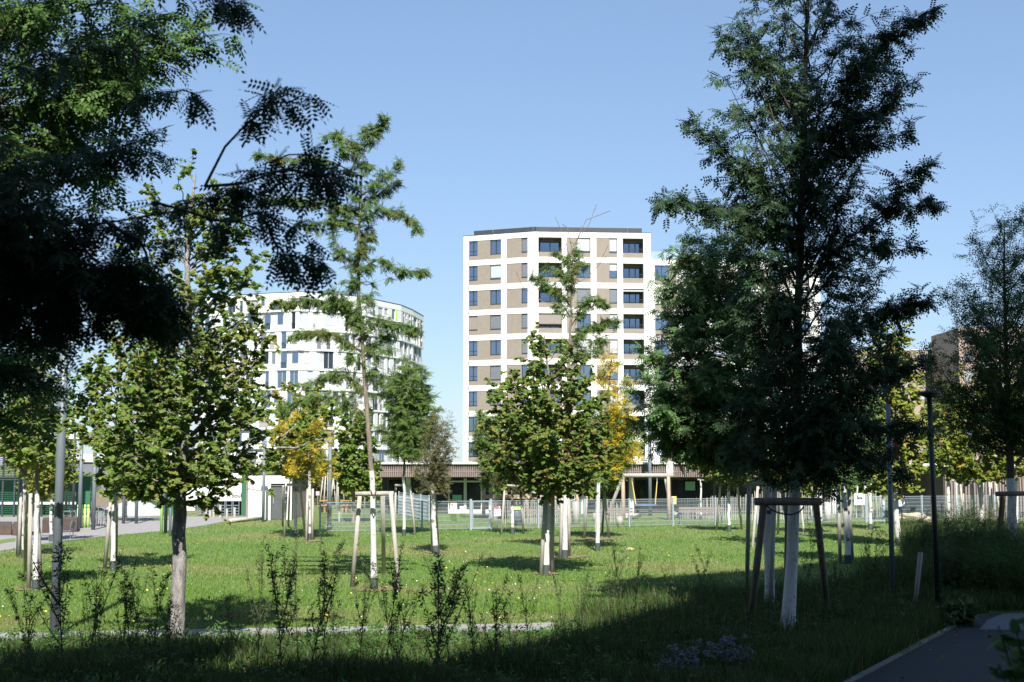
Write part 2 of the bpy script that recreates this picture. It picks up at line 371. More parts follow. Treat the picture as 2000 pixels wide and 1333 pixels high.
def unit(v): return v/(np.linalg.norm(v, axis=-1, keepdims=True)+1e-9)
def tree(name, label, d, trunk, leafT, leafm, n_leaf, env=None, n_limb=40, tw=10, twl=.6, limbs=(), slope=.8, depth=1.0, barkm=None, droop=.25, upb=.25,
         lsc=1.0, seed=0, group=None, cat='tree', paint=None, collar=True, zbase=0.0, limb_r=.022, lmin=.25, rho=(.6, 1.08), inner=.0, jag=.16, cov=None, patchlimbs=None):
    """trunk [(px,py,radius_m)...] base first, at distance d; env [(py,xl,xr)...] crown outline; limbs: explicit [(pts px,py...), weight, twig length, depth offset]"""
    rs = np.random.RandomState(seed+11); barkm = barkm or M_bark
    tp = [(*W(px, py, d), r) for px, py, r in trunk]; tp[0] = (tp[0][0], d, zbase-.05, tp[0][3]); tp = np.array(tp)
    root = thing(name, label, cat, (tp[0][0], d, zbase), group); off = np.array([tp[0][0], d, zbase])
    TP = resample(tp, 26); TP[2:, 0] += rs.normal(0, .012, 24); TP[2:, 1] += rs.normal(0, .02, 24)
    TP[0, 3] *= 1.35; TP[1, 3] *= 1.12
    tv, tf = tubes(TP[None, :, :3], TP[None, :, 3], 10)
    LP = []; LR = []; LW = []; LT = []
    tz = TP[:, 2]
    def trunk_at(z):
        return np.array([np.interp(z, tz, TP[:, i]) for i in range(4)])
    if env:
        E = [(W(xl, py, d), W(xr, py, d)) for py, xl, xr in env]; ez = np.array([e[0].z for e in E]); el = np.array([e[0].x for e in E]); er = np.array([e[1].x for e in E])
        o = np.argsort(ez); ez, el, er = ez[o], el[o], er[o]; zz = np.linspace(ez[0], ez[-1], 200); wd = np.interp(zz, ez, er-el); cdf = np.cumsum(wd); cdf /= cdf[-1]
        zc0 = ez[0]
        for i in range(n_limb):
            zt = np.interp((i+rs.rand())/n_limb, cdf, zz); ph = i*2.39996+rs.normal(0, .25)
            l, r = np.interp(zt, ez, el), np.interp(zt, ez, er); c = (l+r)/2; a = (r-l)/2; rh = (rho[0]+(rho[1]-rho[0])*rs.rand()**.6)*(1-jag*rs.rand()); b = min(a*depth, a+.5)
            tgt = np.array([c+a*rh*math.cos(ph), d+b*rh*math.sin(ph), zt])
            ta = trunk_at(zt); dist = math.hypot(tgt[0]-ta[0], tgt[1]-ta[1]); z0 = zt-slope*dist*rs.uniform(.7, 1.2)
            z0 = max(z0, zc0-.15+.5*rs.rand()*min(1., zt-zc0+.1)); z0 = min(z0, TP[-1, 2]-.05); z0 = max(z0, 1.2)
            s = trunk_at(z0); t = np.linspace(0, 1, 7)[:, None]
            mid = (s[:3]+tgt)/2+np.array([0, 0, -.10*dist if slope > .3 else .05*dist])+rs.normal(0, .05*dist+.01, 3)
            P = (1-t)**2*s[:3]+2*t*(1-t)*mid+t*t*tgt; P[1:-1] += rs.normal(0, .015+.02*dist*.5, (5, 3))
            LP.append(P); r0 = min(s[3]*.62, limb_r*(.5+dist*.55)); LR.append(np.linspace(r0, .004, 7)); LW.append(max(.25, dist)*1.0); LT.append(twl)
    for L in limbs:
        pts, wgt, tl, dy = L[:4]; n = len(pts); P = np.array([list(W(px, py, d)) for px, py in pts]); P[:, 1] += np.linspace(0, dy, n)
        if not (len(L) > 4 and L[4]): P[0] = trunk_at(P[0][2])[:3]
        P = resample(P, 7); P[1:] += rs.normal(0, .03, (6, 3)); LP.append(P); LR.append(np.linspace(min(.045, limb_r*(.35+.55*wgt)), .004, 7)); LW.append(wgt*np.linalg.norm(P[-1]-P[0])); LT.append(tl)
    LP = np.array(LP); LR = np.array(LR); LW = np.array(LW); LT = np.array(LT)
    lv, lf = tubes(LP, LR, 5)
    # twigs
    nt = max(1, int(tw*len(LP))); li = rs.choice(len(LP), nt, p=LW/LW.sum()); t = lmin+(1-lmin)*rs.rand(nt)**.85; f = t*6; k = np.minimum(f.astype(int), 5); fr = (f-k)[:, None]
    S = LP[li, k]*(1-fr)+LP[li, k+1]*fr; tan = unit(LP[li, k+1]-LP[li, k]); rv = rs.normal(0, 1, (nt, 3)); rv[:, 2] = rv[:, 2]*.6+upb
    D = unit(.55*tan+.8*unit(rv)); Ln = (LT[li]*(.35+.9*rs.rand(nt))*(1.15-.5*t))[:, None]
    TW = np.stack([S, S+D*Ln*.35+[0, 0, .02], S+D*Ln*.7, S+D*Ln+np.array([0, 0, -1])*Ln*droop*.5], 1); TR = np.tile(np.array([.006, .0045, .003, .002]), (nt, 1))
    wv, wf = tubes(TW, TR, 3)
    v, fs = merge([(lv, lf), (wv, wf)])
    br = link('branches', mesh_arrays('branches', v-off, fs), barkm, root)
    for p in br.data.polygons: pass
    # trunk
    me = mesh_arrays('trunk', tv-off, [tf]); me.polygons.foreach_set('use_smooth', [True]*len(me.polygons)); link('trunk', me, barkm, root)
    if paint:
        zp = W(paint[0], paint[1], d).z if isinstance(paint, tuple) else paint
        zs = np.linspace(zbase+(.26 if collar else .0), zp, 12); Q = np.array([trunk_at(z) for z in zs]); Q[:, 3] = Q[:, 3]*1.05+.004
        v, f = tubes(Q[None, :, :3], Q[None, :, 3], 10); me = mesh_arrays('trunk_paint', v-off, [f]); me.polygons.foreach_set('use_smooth', [True]*len(me.polygons)); link('trunk_paint', me, M_paint, root)
        if collar:
            Q = np.array([trunk_at(z) for z in (zbase-.02, zbase+.14, zbase+.3)]); Q[:, 3] = TP[2, 3]*1.3+.012; v, f = tubes(Q[None, :, :3], Q[None, :, 3], 10); link('trunk_collar', mesh_arrays('trunk_collar', v-off, [f]), M_collar, root)
    # leaves
    ti = rs.randint(0, nt, n_leaf); u = rs.rand(n_leaf)**.75*3; k = np.minimum(u.astype(int), 2); fr = (u-k)[:, None]
    P = TW[ti, k]*(1-fr)+TW[ti, k+1]*fr; tan = unit(TW[ti, k+1]-TW[ti, k]); rv = rs.normal(0, 1, (n_leaf, 3)); rv[:, 2] *= .5
    Dl = unit(.55*tan+.75*unit(rv)+np.array([0, 0, -droop])); Nn = unit(np.array([.05, -.45, 1.])+rs.normal(0, .42, (n_leaf, 3)))
    v, fs = place(leafT, P, Dl, Nn, lsc*(.7+.55*rs.rand(n_leaf))); cr = link('crown', mesh_arrays('crown', v-off, fs), leafm, root); cr['kind'] = 'stuff'
    return root
# ================================================================ BUILDINGS
def s_of(O, u, px, py=600):
    k = (px-CX)/F/(cp-(CY-py)/F*sp); return (k*O.y-O.x)/(u.x-k*u.y)
def plane(A, B):
    u = Vector((B.x-A.x, B.y-A.y, 0)); L = u.length; u.normalize(); n = Vector((u.y, -u.x, 0))
    if n.y > 0 and abs(n.y) > .05: n = -n
    return Vector((A.x, A.y, 0)), u, n, L
def window(parent, O, u, n, a0, a1, z0, z1, kind='glass', mull=1, dep=.16, fr=.06, fm=None, gm=None, label=None, rail=False, frac=1.0, tbar=False):
    fm = fm or M_dark; b = MB(); e = .004
    b.fbox(O, u, n, a0+e, a0+fr, -dep, -dep+.07, z0+e, z1-e).fbox(O, u, n, a1-fr, a1-e, -dep, -dep+.07, z0+e, z1-e)
    b.fbox(O, u, n, a0+fr, a1-fr, -dep, -dep+.07, z1-fr, z1-e).fbox(O, u, n, a0+fr, a1-fr, -dep, -dep+.07, z0+e, z0+fr)
    for k in range(mull):
        c = a0+(a1-a0)*(k+1)/(mull+1); b.fbox(O, u, n, c-.05, c+.05, -dep+.002, -dep+.068, z0+fr, z1-fr)
    if tbar: b.fbox(O, u, n, a0+fr, a1-fr, -dep+.004, -dep+.062, z0+(z1-z0)*.27, z0+(z1-z0)*.27+.05)
    b.fbox(O, u, n, a0+.002, a1-.002, -dep+.07, .03, z0-.035, z0+.003)
    f = b.build('window', fm, parent)
    if label: f['label'] = label
    MB().fbox(O, u, n, a0+fr*.5, a1-fr*.5, -dep+.01, -dep+.03, z0+fr*.5, z1-fr*.5).build('pane', gm or M_glass, f)
    M = {'curtain': M_curtain, 'blind': M_blind, 'taupe': M_blindt, 'pale': M_blindl}.get(kind)
    if M: MB().fbox(O, u, n, a0+fr*.8, a1-fr*.8, -dep+.072, -dep+.085, z1-fr-(z1-z0-2*fr)*frac, z1-fr*.6).build('curtain' if kind == 'curtain' else 'blind', M, f)
    if rail:
        r = MB(); r.fbox(O, u, n, a0+e, a1-e, -.03, .0, z0+.92, z0+.96).fbox(O, u, n, a0+e, a1-e, -.03, .0, z0+.06, z0+.09)
        k = a0+.1
        while k < a1-.05: r.fbox(O, u, n, k, k+.022, -.026, -.006, z0+.09, z0+.92); k += .13
        r.build('railing', M_dark, f)
    return f
# ---- tower with white grid
zt = W(1042, 452.6, 161).z; FH = 3.0
A = at_z(906, 462, zt); B = W(1042, 452.6, 161); C = at_z(1270.5, 455.8, zt)
tower = thing('apartment_tower', 'ten storey apartment tower with a white grid over taupe panels and a dark roof edge', 'building', (B.x, B.y, 0))
wall, grid, loggia_in, spouts = MB(), MB(), MB(), MB()
cellsR = [(1051.5, 1097.5, 'L', []), (1107, 1154, 'P', [(1127, 1153.3)]), (1165, 1206, 'P', [(1190.6, 1206)]), (1217, 1257.5, 'L', [])]
cellsL = [(915.5, 979, 'P', [(915.5, 932.5), (957.3, 979)]), (989.5, 1031, 'P', [(1018.6, 1031)])]
wing_cells = []; px = 1279
while px < 1560: wing_cells.append((px, px+43, 'P', [(px, px+28)])); px += 56
KIN = {('L', 0): 'g g g T g g g g g'.split(), ('L', 1): 'g c g b g b b g g'.split(), ('L', 2): 'b b g b b g g g g'.split(),
       ('R', 1): 'c q b g p g g p g'.split(), ('R', 2): 'c h b H p h p H g'.split()}
def face(key, A, B, cells, top, nf):
    O, u, n, L = plane(A, B); pxy = 470
    cs = [(s_of(O, u, c[0]), s_of(O, u, c[1]), c[2], [(s_of(O, u, w0), s_of(O, u, w1)) for w0, w1 in c[3]]) for c in cells]
    # piers
    edges = [0.0]
    for c in cs: edges += [c[0], c[1]]
    edges.append(L)
    for i in range(0, len(edges), 2): grid.fbox(O, u, n, edges[i]+(.001 if i else -.0), edges[i+1], -.30, .06, 0, top)
    for r in range(nf+1):
        zb = top-.66-r*FH if r else top-.66
        z1 = top if r == 0 else top-r*FH; z0 = z1-.66
        if z0 < 0: z0 = 0
        for c in cs:
            if z1 > 0: grid.fbox(O, u, n, c[0], c[1], -.299, .052, z0, z1-.001 if r == 0 else z1)
    for r in range(nf):
        zt_ = top-r*FH-.66; zb = top-(r+1)*FH; zw = zb+.60
        for ci, c in enumerate(cs):
            a0, a1 = c[0], c[1]; wall = MB(); loggia_in = MB()
            if c[2] == 'P':
                wall.fbox(O, u, n, a0, a1, -.28, 0, zb, zw); x = a0
                ws = c[3]
                for w0, w1 in ws+[(a1, a1)]:
                    if w0-x > .02: wall.fbox(O, u, n, x, w0, -.28, 0, zw, zt_)
                    x = w1
                for wi, (w0, w1) in enumerate(ws):
                    kk = (key, wi if (key == 'L' and ci == 0) else (2 if key == 'L' else ci)); kd = KIN.get(kk, random.choices('gcbpq', k=9))[min(r, 8)]
                    kind = {'g': 'glass', 'c': 'curtain', 'b': 'blind', 'T': 'taupe', 'p': 'pale', 'q': 'pale', 'h': 'pale', 'H': 'pale'}[kd]
                    corner = key == 'L' and ci == 0 and wi == 0
                    window(tower, O, u, n, w0, w1, zw, zt_, kind, mull=0 if (w1-w0) < 1.1 else 1, frac={'q': .15, 'h': .5, 'H': .75, 'c': .92}.get(kd, .97), tbar=corner, dep=.2)
            else:
                wall.fbox(O, u, n, a0, a1, -.28, 0, zb, zw)
                e = .003
                loggia_in.fbox(O, u, n, a0-.1, a0+e, -1.6, -.301, zb, zt_+.1).fbox(O, u, n, a1-e, a1+.1, -1.6, -.301, zb, zt_+.1)
                loggia_in.fbox(O, u, n, a0+e, a1-e, -1.6, -.281, zb-.1, zb+.05).fbox(O, u, n, a0+e, a1-e, -1.6, -.301, zt_+.002, zt_+.1)
                wd = a1-a0; bw = MB(); loggia_in.fbox(O, u, n, a0+e, a1-e, -1.8, -1.6, zt_-.35, zt_).fbox(O, u, n, a0+e, a0+wd*.12, -1.8, -1.6, zb, zt_-.35)
                window(tower, O+n*-1.42, u, n, a0+wd*.12, a1-e, zb+.08, zt_-.35, mull=1 if ci == 0 else 2, dep=.16, label='glazed balcony door set back in a loggia')
                r_ = MB(); r_.fbox(O, u, n, a0+e, a1-e, -.06, -.03, zw+.46, zw+.5)
                x = a0+.08
                while x < a1-.04: r_.fbox(O, u, n, x, x+.025, -.056, -.034, zw, zw+.46); x += .14
                rl = r_.build('balcony_railing', M_dark, tower)
                if (r, ci) in ((3, 0),): MB().fbox(O, u, n, a0+.02, a1-.02, -.14, -.11, zt_-1.3, zt_-.01).build('roller_blind', M_blindt, tower)
                if (r, ci) in ((2, 3),): MB().fbox(O, u, n, a0+.02, a1-.02, -.14, -.11, zt_-.32, zt_-.01).build('roller_blind', M_blindl, tower)
            wall.build('ribbed_panel', M_taupe, tower)
            if loggia_in.v: loggia_in.build('loggia_lining', M_taupe, tower)
        if r < nf-1:
            for s_ in ([.08*L] if key == 'L' else ([.93*L, .86*L] if key == 'R' else [])): spouts.fbox(O, u, n, s_, s_+.06, .053, .2, zb-.28, zb-.18).fbox(O, u, n, s_+.01, s_+.05, .14, .199, zb-.42, zb-.28)
    return O, u, n, L
fL = face('L', A, B, cellsL, zt, 9); fR = face('R', B, C, cellsR, zt-.0012, 9)
nR = fR[2]; WA = C-nR*1.2; WB = WA+fR[1]*19.5
fW = face('W', Vector((WA.x, WA.y, 0)), Vector((WB.x, WB.y, 0)), wing_cells, zt-FH*1.0, 8)
core = MB(); 
def inset(P, k): return P+Vector((0, k, 0))
core.prism([(A.x+.4, A.y+.25), (B.x+.05, B.y+1.9), (C.x-.3, C.y+1.9), (C.x-.3, C.y+15), (A.x+.4, A.y+15)], 0, zt-.12)
core.prism([(C.x-.25, C.y+1.9), (WB.x-.2, WB.y+.35), (WB.x-.2, WB.y+13), (C.x-.25, C.y+13)], 0, zt-FH-.12)
wall.prism([(A.x+.01, A.y+.3), (A.x+.01, A.y+15.2), (A.x+.39, A.y+15.2), (A.x+.39, A.y+.3)], 0, zt-.02)
grid.prism([(C.x-.28, C.y+.31), (C.x-.02, C.y+.31), (C.x-.02, C.y+15.1), (C.x-.28, C.y+15.1)], 0, zt-.021)
wall.build('side_wall', M_taupe, tower); grid.build('white_grid', M_white, tower); core.build('building_core', M_dark, tower); spouts.build('overflow_spouts', M_dark, tower)['kind'] = 'stuff'
# dark parapet set back
dp = MB(); O, u, n, L = fL; a = s_of(O, u, 923); h = .62
dp.fbox(O, u, n, a, L+.12, -1.0, -.35, zt+.001, zt+h)
O, u, n, L = fR; b_ = s_of(O, u, 1256); dp.fbox(O, u, n, -.12, b_, -1.0, -.36, zt+.0015, zt+h+.002); dp.fbox(O, u, n, b_-.6, b_, -13, -1.0, zt+.001, zt+h)
dp.build('roof_upstand', M_roofdark, tower)
ca = MB(); ca.fbox(O, u, n, -.02, L+.05, -.3, .09, zt+.0008, zt+.05); O, u, n, L = fL; ca.fbox(O, u, n, -.05, L+.04, -.301, .091, zt, zt+.051); ca.build('parapet_capping', M_roofdark, tower)
gr = MB(); O, u, n, L = fW; gr.fbox(O, u, n, .1, 6, -.1, -.07, zt-FH+.05, zt-FH+1.0); gr.build('terrace_glass_rail', mat('pale_rail_glass', (.25, .33, .38), .1), tower)
mk = MB()
for px_, h_ in ((962, 1.0), (1090, 1.1), (1103, .7), (1229, 1.1)):
    p = at_z(px_, 447, zt); mk.bar((p.x, p.y+3, zt), (p.x, p.y+3, zt+h_+.9), .02, n=4)
mk.build('lightning_rods', M_steel, tower)
# ---- white curved block
zt2 = W(585, 571, 210).z
pp = [at_z(395, 583, zt2), at_z(504, 574.5, zt2), at_z(585, 571, zt2), at_z(665, 575.5, zt2), at_z(714.7, 582, zt2), at_z(783.6, 596.7, zt2), at_z(806, 606, zt2), at_z(826.8, 618, zt2)]
cb = thing('white_apartment_block', 'curved white apartment block with projecting floor bands and mixed window openings', 'building', (pp[2].x, pp[2].y, 0))
wl, bands, rails, pil = MB(), MB(), MB(), MB(); rr = random.Random(5)
FH2 = 3.0
for si in range(len(pp)-1):
    O, u, n, L = plane(pp[si], pp[si+1])
    if n.x*(1 if si > 3 else 0) < 0: n = -n
    for r in range(9):
        z1 = zt2-r*FH2+(.08 if r else 0)-(.55 if r == 0 else 0); z0 = zt2-(r+1)*FH2
        bands.fbox(O, u, n, -.02, L+.02, -.2, .13+.002*si, z0+.08, z0+.34)
        if r == 0: bands.fbox(O, u, n, -.02, L+.02, -.2, .02+.002*si, z1-.35, zt2)
        ztop = z1-(.35 if r == 0 else 0)
        x = 0.0; wl.fbox(O, u, n, 0, L, -.45, -.32, z0, ztop)
        while x < L-.3:
            m_ = min(rr.choice((.5, .8, 1.1, 1.4)), L-x)
            if rr.random() < .72: wl.fbox(O, u, n, x, x+m_, -.32, 0, z0+.34, ztop)
            else:
                MB().fbox(O, u, n, x, x+m_, -.1, -.07, z0+.34, z0+1.3).build('balcony_panel', M_wgrey, cb)
                if rr.random() < .4: MB().fbox(O, u, n, x+.1, x+m_-.1, -.3, -.2, z0+.34, ztop-.2).build('grey_panel', mat('mid_grey_panel', (.33, .34, .36), .8), cb)
            x += m_
            wdt = min(rr.choice((.7, .9, 1.1, 1.6)), L-x-.1)
            if wdt > .5:
                zw = z0+.34+rr.choice((.02, .02, .75)); wl.fbox(O, u, n, x, x+wdt, -.32, 0, z0+.34, zw) if zw > z0+.5 else None
                hd = rr.choice((0, .15)); 
                if hd: wl.fbox(O, u, n, x, x+wdt, -.32, 0, ztop-hd, ztop)
                window(cb, O, u, n, x, x+wdt, zw, ztop-hd, rr.choice(['glass']*4+['curtain', 'blind', 'pale', 'curtain']), mull=0 if wdt < 1.3 else 1, dep=.22, fm=mat('pale_window_frame', (.30, .31, .33), .6), gm=M_glass2 if rr.random() < .25 else M_glass, rail=(zw < z0+.5 and rr.random() < .6))
                x += wdt
wl.build('white_wall', mat('white_wall_panel', (.60, .60, .61), .8, .03, .4), cb); bands.build('floor_bands', mat('white_floor_band', (.70, .70, .70), .75), cb); 
cbody = MB(); cbody.prism(ccw([(p.x-(.2 if i > 4 else 0)*3, p.y+.5) for i, p in enumerate(pp)]+[(pp[-1].x-1.2, pp[-1].y+14), (pp[0].x, pp[0].y+40)]), 0, zt2-.1); cbody.build('building_core', M_wgrey, cb)
cc = MB()
for si in range(len(pp)-1):
    O, u, n, L = plane(pp[si], pp[si+1])
    if n.x*(1 if si > 3 else 0) < 0: n = -n
    cc.fbox(O, u, n, -.03, L+.03, -.25, .06+.003*si, zt2+.001, zt2+.09)
cc.build('parapet_capping', M_roofdark, cb)
O, u, n, L = plane(pp[5], pp[6])
O4, u4, n4, L4 = plane(pp[4], pp[5]); s0 = L4*.82; MB().fbox(O4, u4, -n4 if n4.x < 0 else n4, s0, s0+.55, .17, .2, zt2-2.6, zt2-1.0).build('green_sunshade', M_lime, cb)
# ---- pinkish block on the right
zt3 = W(1780, 684, 230).z; pb = thing('pink_apartment_block', 'long pinkish beige apartment block with dark framed windows seen between the trees', 'building', (GX(1780, 230).x, 230, 0))
def plain_block(root, pxl, pxr, Y, top, m, mod, depthb=14, ww=1.5, wh=1.6, seed=3, sill=.9, off=.8):
    w_, r_ = MB(), random.Random(seed); a = GX(pxl, Y).x; b = GX(pxr, Y).x; O, u, n, L = plane(Vector((a, Y, 0)), Vector((b, Y, 0))); nfl = int(top/3.0)
    cols_ = []; x = off
    while x < L-ww-.4: cols_.append((x, x+r_.choice((ww, ww*.7, ww)))); x += mod*r_.uniform(.85, 1.15)
    zprev = top
    for k in range(nfl):
        z1 = top-.75-3.0*k; z0 = z1-wh
        w_.fbox(O, u, n, 0, L, -.3, 0, z1, zprev); zprev = z0; x = 0
        for c0, c1 in cols_+[(L, L)]:
            w_.fbox(O, u, n, x, c0, -.3, 0, z0, z1); x = c1
        for c0, c1 in cols_: window(root, O, u, n, c0, c1, z0, z1, r_.choice(['glass', 'glass', 'glass', 'blind', 'curtain']), mull=1 if c1-c0 > 1.2 else 0, dep=.18)
    w_.fbox(O, u, n, 0, L, -.3, 0, 0, zprev); w_.fbox(O, u, n, 0, L, -depthb, -.35, 0, top-.1)
    w_.build('brick_wall', m, root); MB().fbox(O, u, n, -.05, L+.05, -.4, .06, top+.001, top+.1).build('parapet_capping', M_wgrey, root)
plain_block(pb, 1600, 1882, 230, zt3, M_pink, 3.3)
pb2 = thing('brown_apartment_block', 'taller brownish brick apartment block rising behind the tree at the far right edge', 'building', (GX(1950, 215).x, 215, 0))
plain_block(pb2, 1880, 2120, 215, W(1950, 640, 215).z, mat('brown_brick', (.36, .27, .23), .9, .08, 3), 3.1, seed=8)
bl = MB(); q = GX(1895, 214.9)
for k in (1, 2, 3): bl.box(q.x+2, q.x+9, 213.4, 214.95, W(1950, 640, 215).z-3*k-.5, W(1950, 640, 215).z-3*k+.45)
bl.build('balcony_fronts', M_wgrey, pb2)
# ---- kindergarten pavilion with slatted fascia
KY = 88.0; kx0, kx1 = GX(738, KY).x, GX(1640, KY).x; kz1 = W(1000, 907, KY).z; kz0 = W(1000, 932, KY).z
kg = thing('kindergarten_pavilion', 'long flat roofed single storey pavilion with a slatted timber fascia over dark glazing', 'building', ((kx0+kx1)/2, KY, 0))
MB().box(kx0-.15, kx1, KY-.15, KY+22, kz1+.002, kz1+.13).build('roof_edge', M_white, kg)
MB().box(kx0, kx1, KY+.14, KY+.3, kz0, kz1).build('fascia_board', mat('fascia_backing', (.10, .08, .078), .9), kg)
s_ = MB(); x = kx0
while x < kx1: s_.box(x, x+.065, KY, KY+.10, kz0, kz1); x += .135
o = s_.build('fascia_slats', M_slat, kg); o['kind'] = 'stuff'
MB().box(kx0, kx1, KY+.101, KY+.139, kz0+.3, kz0+.36).build('fascia_rail', M_slat, kg)
MB().box(kx0+.1, kx1, KY+.3, KY+3.2, kz0-.02, kz0+.1).build('soffit', M_wgrey, kg)
x = kx0+.4; i = 0; Ok = Vector((0, KY+2.0, 0)); ux, nn = Vector((1, 0, 0)), Vector((0, -1, 0)); kr = random.Random(2)
while x < kx1-1.5:
    wd = kr.choice((1.2, 2.4, 2.8)); wd = min(wd, kx1-x-.1)
    if abs(x-GX(905, KY).x) < 1.2:
        f = MB().box(x, x+.08, KY+1.9, KY+2, 0, kz0-.1).box(x+1.0, x+1.08, KY+1.9, KY+2, 0, kz0-.1).box(x+.08, x+1.0, KY+1.9, KY+2, 2.0, 2.1).box(x+.08, x+1.0, KY+1.91, KY+1.99, 0, .25).build('glazed_door', M_wgrey, kg)
        MB().box(x+.08, x+1.0, KY+1.94, KY+1.96, .25, 2.0).build('pane', M_glass2, f); x += 1.1; continue
    window(kg, Ok, ux, nn, x, x+wd, .12, kz0-.12, 'glass', mull=0, dep=.14, gm=M_glass2, fm=mat('brown_window_frame', (.10, .085, .075), .6)); x += wd+.02
    if kr.random() < .3: MB().box(x, x+.3, KY+1.7, KY+2.0, 0, kz0-.05).build('column', M_wgrey, kg); x += .32
for a_, b_, t_, c_ in ((1338, 1357, 941, 958), (1487, 1496, 948, 958), (884, 902, 967, 979)):
    p0, p1 = W(a_, c_, KY+1.9), W(b_, t_, KY+1.9); MB().box(p0.x, p1.x, KY+1.78, KY+1.84, p0.z, p1.z).build('green_notice_panel', mat('pale_green_panel', (.16, .36, .25), .7), kg)
MB().box(kx0+.05, kx1-.1, KY+2.15, KY+21.5, 0, kz1-.01).build('building_core', M_dark, kg)
for i, (a_, b_, t_) in enumerate(((1238, 1252, 891), (1275, 1288, 887))):
    p0, p1 = W(a_, 905, KY+4), W(b_, t_, KY+4); z_ = kz1+.13
    single(MB().box(p0.x, p1.x, KY+4, KY+4.6, z_, p1.z-.05).box(p0.x-.06, p1.x+.1, KY+3.93, KY+4.67, p1.z-.05, p1.z), 'roof_ventilator', M_signwhite, (p0.x, KY+4, z_),
           ('lower white ventilation box on the pavilion roof', 'taller louvred white ventilation box on the pavilion roof near the lamp')[i], 'roof vent', 'white boxes on the pavilion roof')
# ---- timber pavilion right
tx0, tx1 = GX(1846, 80).x, GX(2060, 80).x
tp_ = thing('timber_pavilion', 'pavilion clad in upright brown boards behind the shrubs at the right edge', 'building', (tx0, 80, 0))
MB().box(tx0, tx1, 80.12, 92, 0, 2.95).build('wall', mat('pavilion_wall', (.10, .085, .08), .9), tp_); MB().box(tx0-2.4, tx1, 79.6, 92, 2.98, 3.14).build('roof', M_wgrey, tp_)
bm_ = MB().box(0, .095, 80, 80.11, 0, 2.9).mesh('board', (0, 80, 0)); x = tx0+.05
while x < tx1-.1: link('board', bm_, M_slat, tp_, (x-tx0, 0, 0)); x += .165
cn = thing('entrance_canopy', 'steel framed canopy on a forked post in front of the pink block', 'canopy', (GX(1762, 84).x, 84, 0))
c0, c1 = GX(1735, 84).x, GX(1862, 84).x
MB().box(c0, c1, 83.6, 86, W(1800, 913, 84).z, W(1800, 906, 84).z).build('roof', M_wgrey, cn)
pz = W(1762, 940, 84).z; q = GX(1762, 84)
MB().bar((q.x, 84, 0), (q.x, 84, pz), .14).bar((q.x, 84, pz), (q.x-.6, 84, 2.95), .12).bar((q.x, 84, pz), (q.x+.9, 84, 2.95), .12).build('forked_post', M_slat, cn)
MB().box(c0+.3, c0+.36, 83.7, 85.9, W(1800, 913, 84).z-.12, W(1800, 913, 84).z-.002).box(c1-.4, c1-.34, 83.7, 85.9, W(1800, 913, 84).z-.12, W(1800, 913, 84).z-.002).build('beams', M_steel, cn)
# ---- white service building
SY = 79.6; sx0, sx1 = GX(480, SY).x, GX(569, SY).x; sz = W(500, 928, SY).z
sb = thing('service_building', 'small flat white service building with a dark grey door', 'building', (sx0, SY, 0)); d0, d1, dz = GX(528, SY).x, GX(556, SY).x, W(540, 951, SY).z
wb = MB(); wb.box(sx0+.12, d0, SY, SY+.2, 0, sz-.6).box(d1, sx1, SY, SY+.2, 0, sz-.6).box(d0, d1, SY, SY+.2, dz+.18, sz-.6).box(sx0+.12, sx1, SY, SY+.2, sz-.59, sz); wb.build('white_wall', M_white, sb)
MB().box(sx0, sx0+.115, SY-.02, SY+8, 0, sz+.002).build('corner_board', M_slat, sb); MB().box(sx0-.02, sx1+.05, SY-.05, SY+9, sz+.004, sz+.07).build('roof_edge', M_roofdark, sb)
dr = MB().box(d0+.04, d1-.04, SY+.06, SY+.11, .02, dz).build('door', mat('grey_door', (.085, .09, .095), .4, .1, 4), sb); hz = .95
MB().path([(d0+.17, SY+.055, hz), (d0+.17, SY-.01, hz), (d0+.17, SY-.01, hz+.55), (d0+.17, SY+.055, hz+.55)], .02).build('handle', M_steel, dr)
MB().box(d0, d1, SY+.02, SY+.12, dz+.01, dz+.178).build('door_head', M_roofdark, sb); MB().box(sx0+.2, sx1-.1, SY+.21, SY+8.9, 0, sz-.01).build('building_core', M_dark, sb)
bd = MB().box(0, .04, 0, .11, 0, sz-.06).mesh('slat'); y = SY+.25
while y < SY+8.8: link('slat', bd, M_slat, sb, (sx1-sx0-.095, y-SY, 0)); y += .17
MB().box(sx1-.1+.0, sx1-.096, SY+.2, SY+8.9, 0, sz-.03).build('slat_backing', M_stakedk, sb)
# ---- shelter with lettered white fascia
HY = 86.0; hx0, hx1 = GX(383, HY).x, GX(472, HY).x; hz0 = W(400, 979, HY).z; hz1 = W(400, 925, HY).z
sh_ = thing('storage_shelter', 'storage shelter with a white lettered fascia above a row of grey lattice gates', 'building', (hx0, HY, 0))
MB().box(hx0, hx1-.04, HY, HY+.12, hz0, hz1).build('white_fascia', M_white, sh_); MB().box(hx1-.03, hx1+.45, HY-.02, HY+.2, 0, hz1).build('green_end_panel', M_green, sh_)
MB().box(hx0, hx1-.05, HY+1.5, HY+1.7, 0, hz1-.1).build('back_wall', mat('shelter_back', (.06, .05, .05), .9), sh_)
x = hx0+.05; k = 0
while x < hx1-.4:
    g = MB(); g.box(x, x+.05, HY+.02, HY+.07, -.05, hz0-.02).box(x+.36, x+.41, HY+.02, HY+.07, -.05, hz0-.02)
    for z_ in (.08, .25, .42, .6): g.box(x+.05, x+.36, HY+.03, HY+.06, z_, z_+.06)
    g.build('lattice_gate', mat('blue_grey_gate', (.12, .15, .18), .6), sh_); x += .44
tx = bpy.data.curves.new('lettering', 'FONT'); tx.body = 'boul'; tx.size = .36; tx.extrude = .004; tx.offset = .006
to = bpy.data.objects.new('lettering_source', tx); col.objects.link(to); bpy.context.view_layer.update()
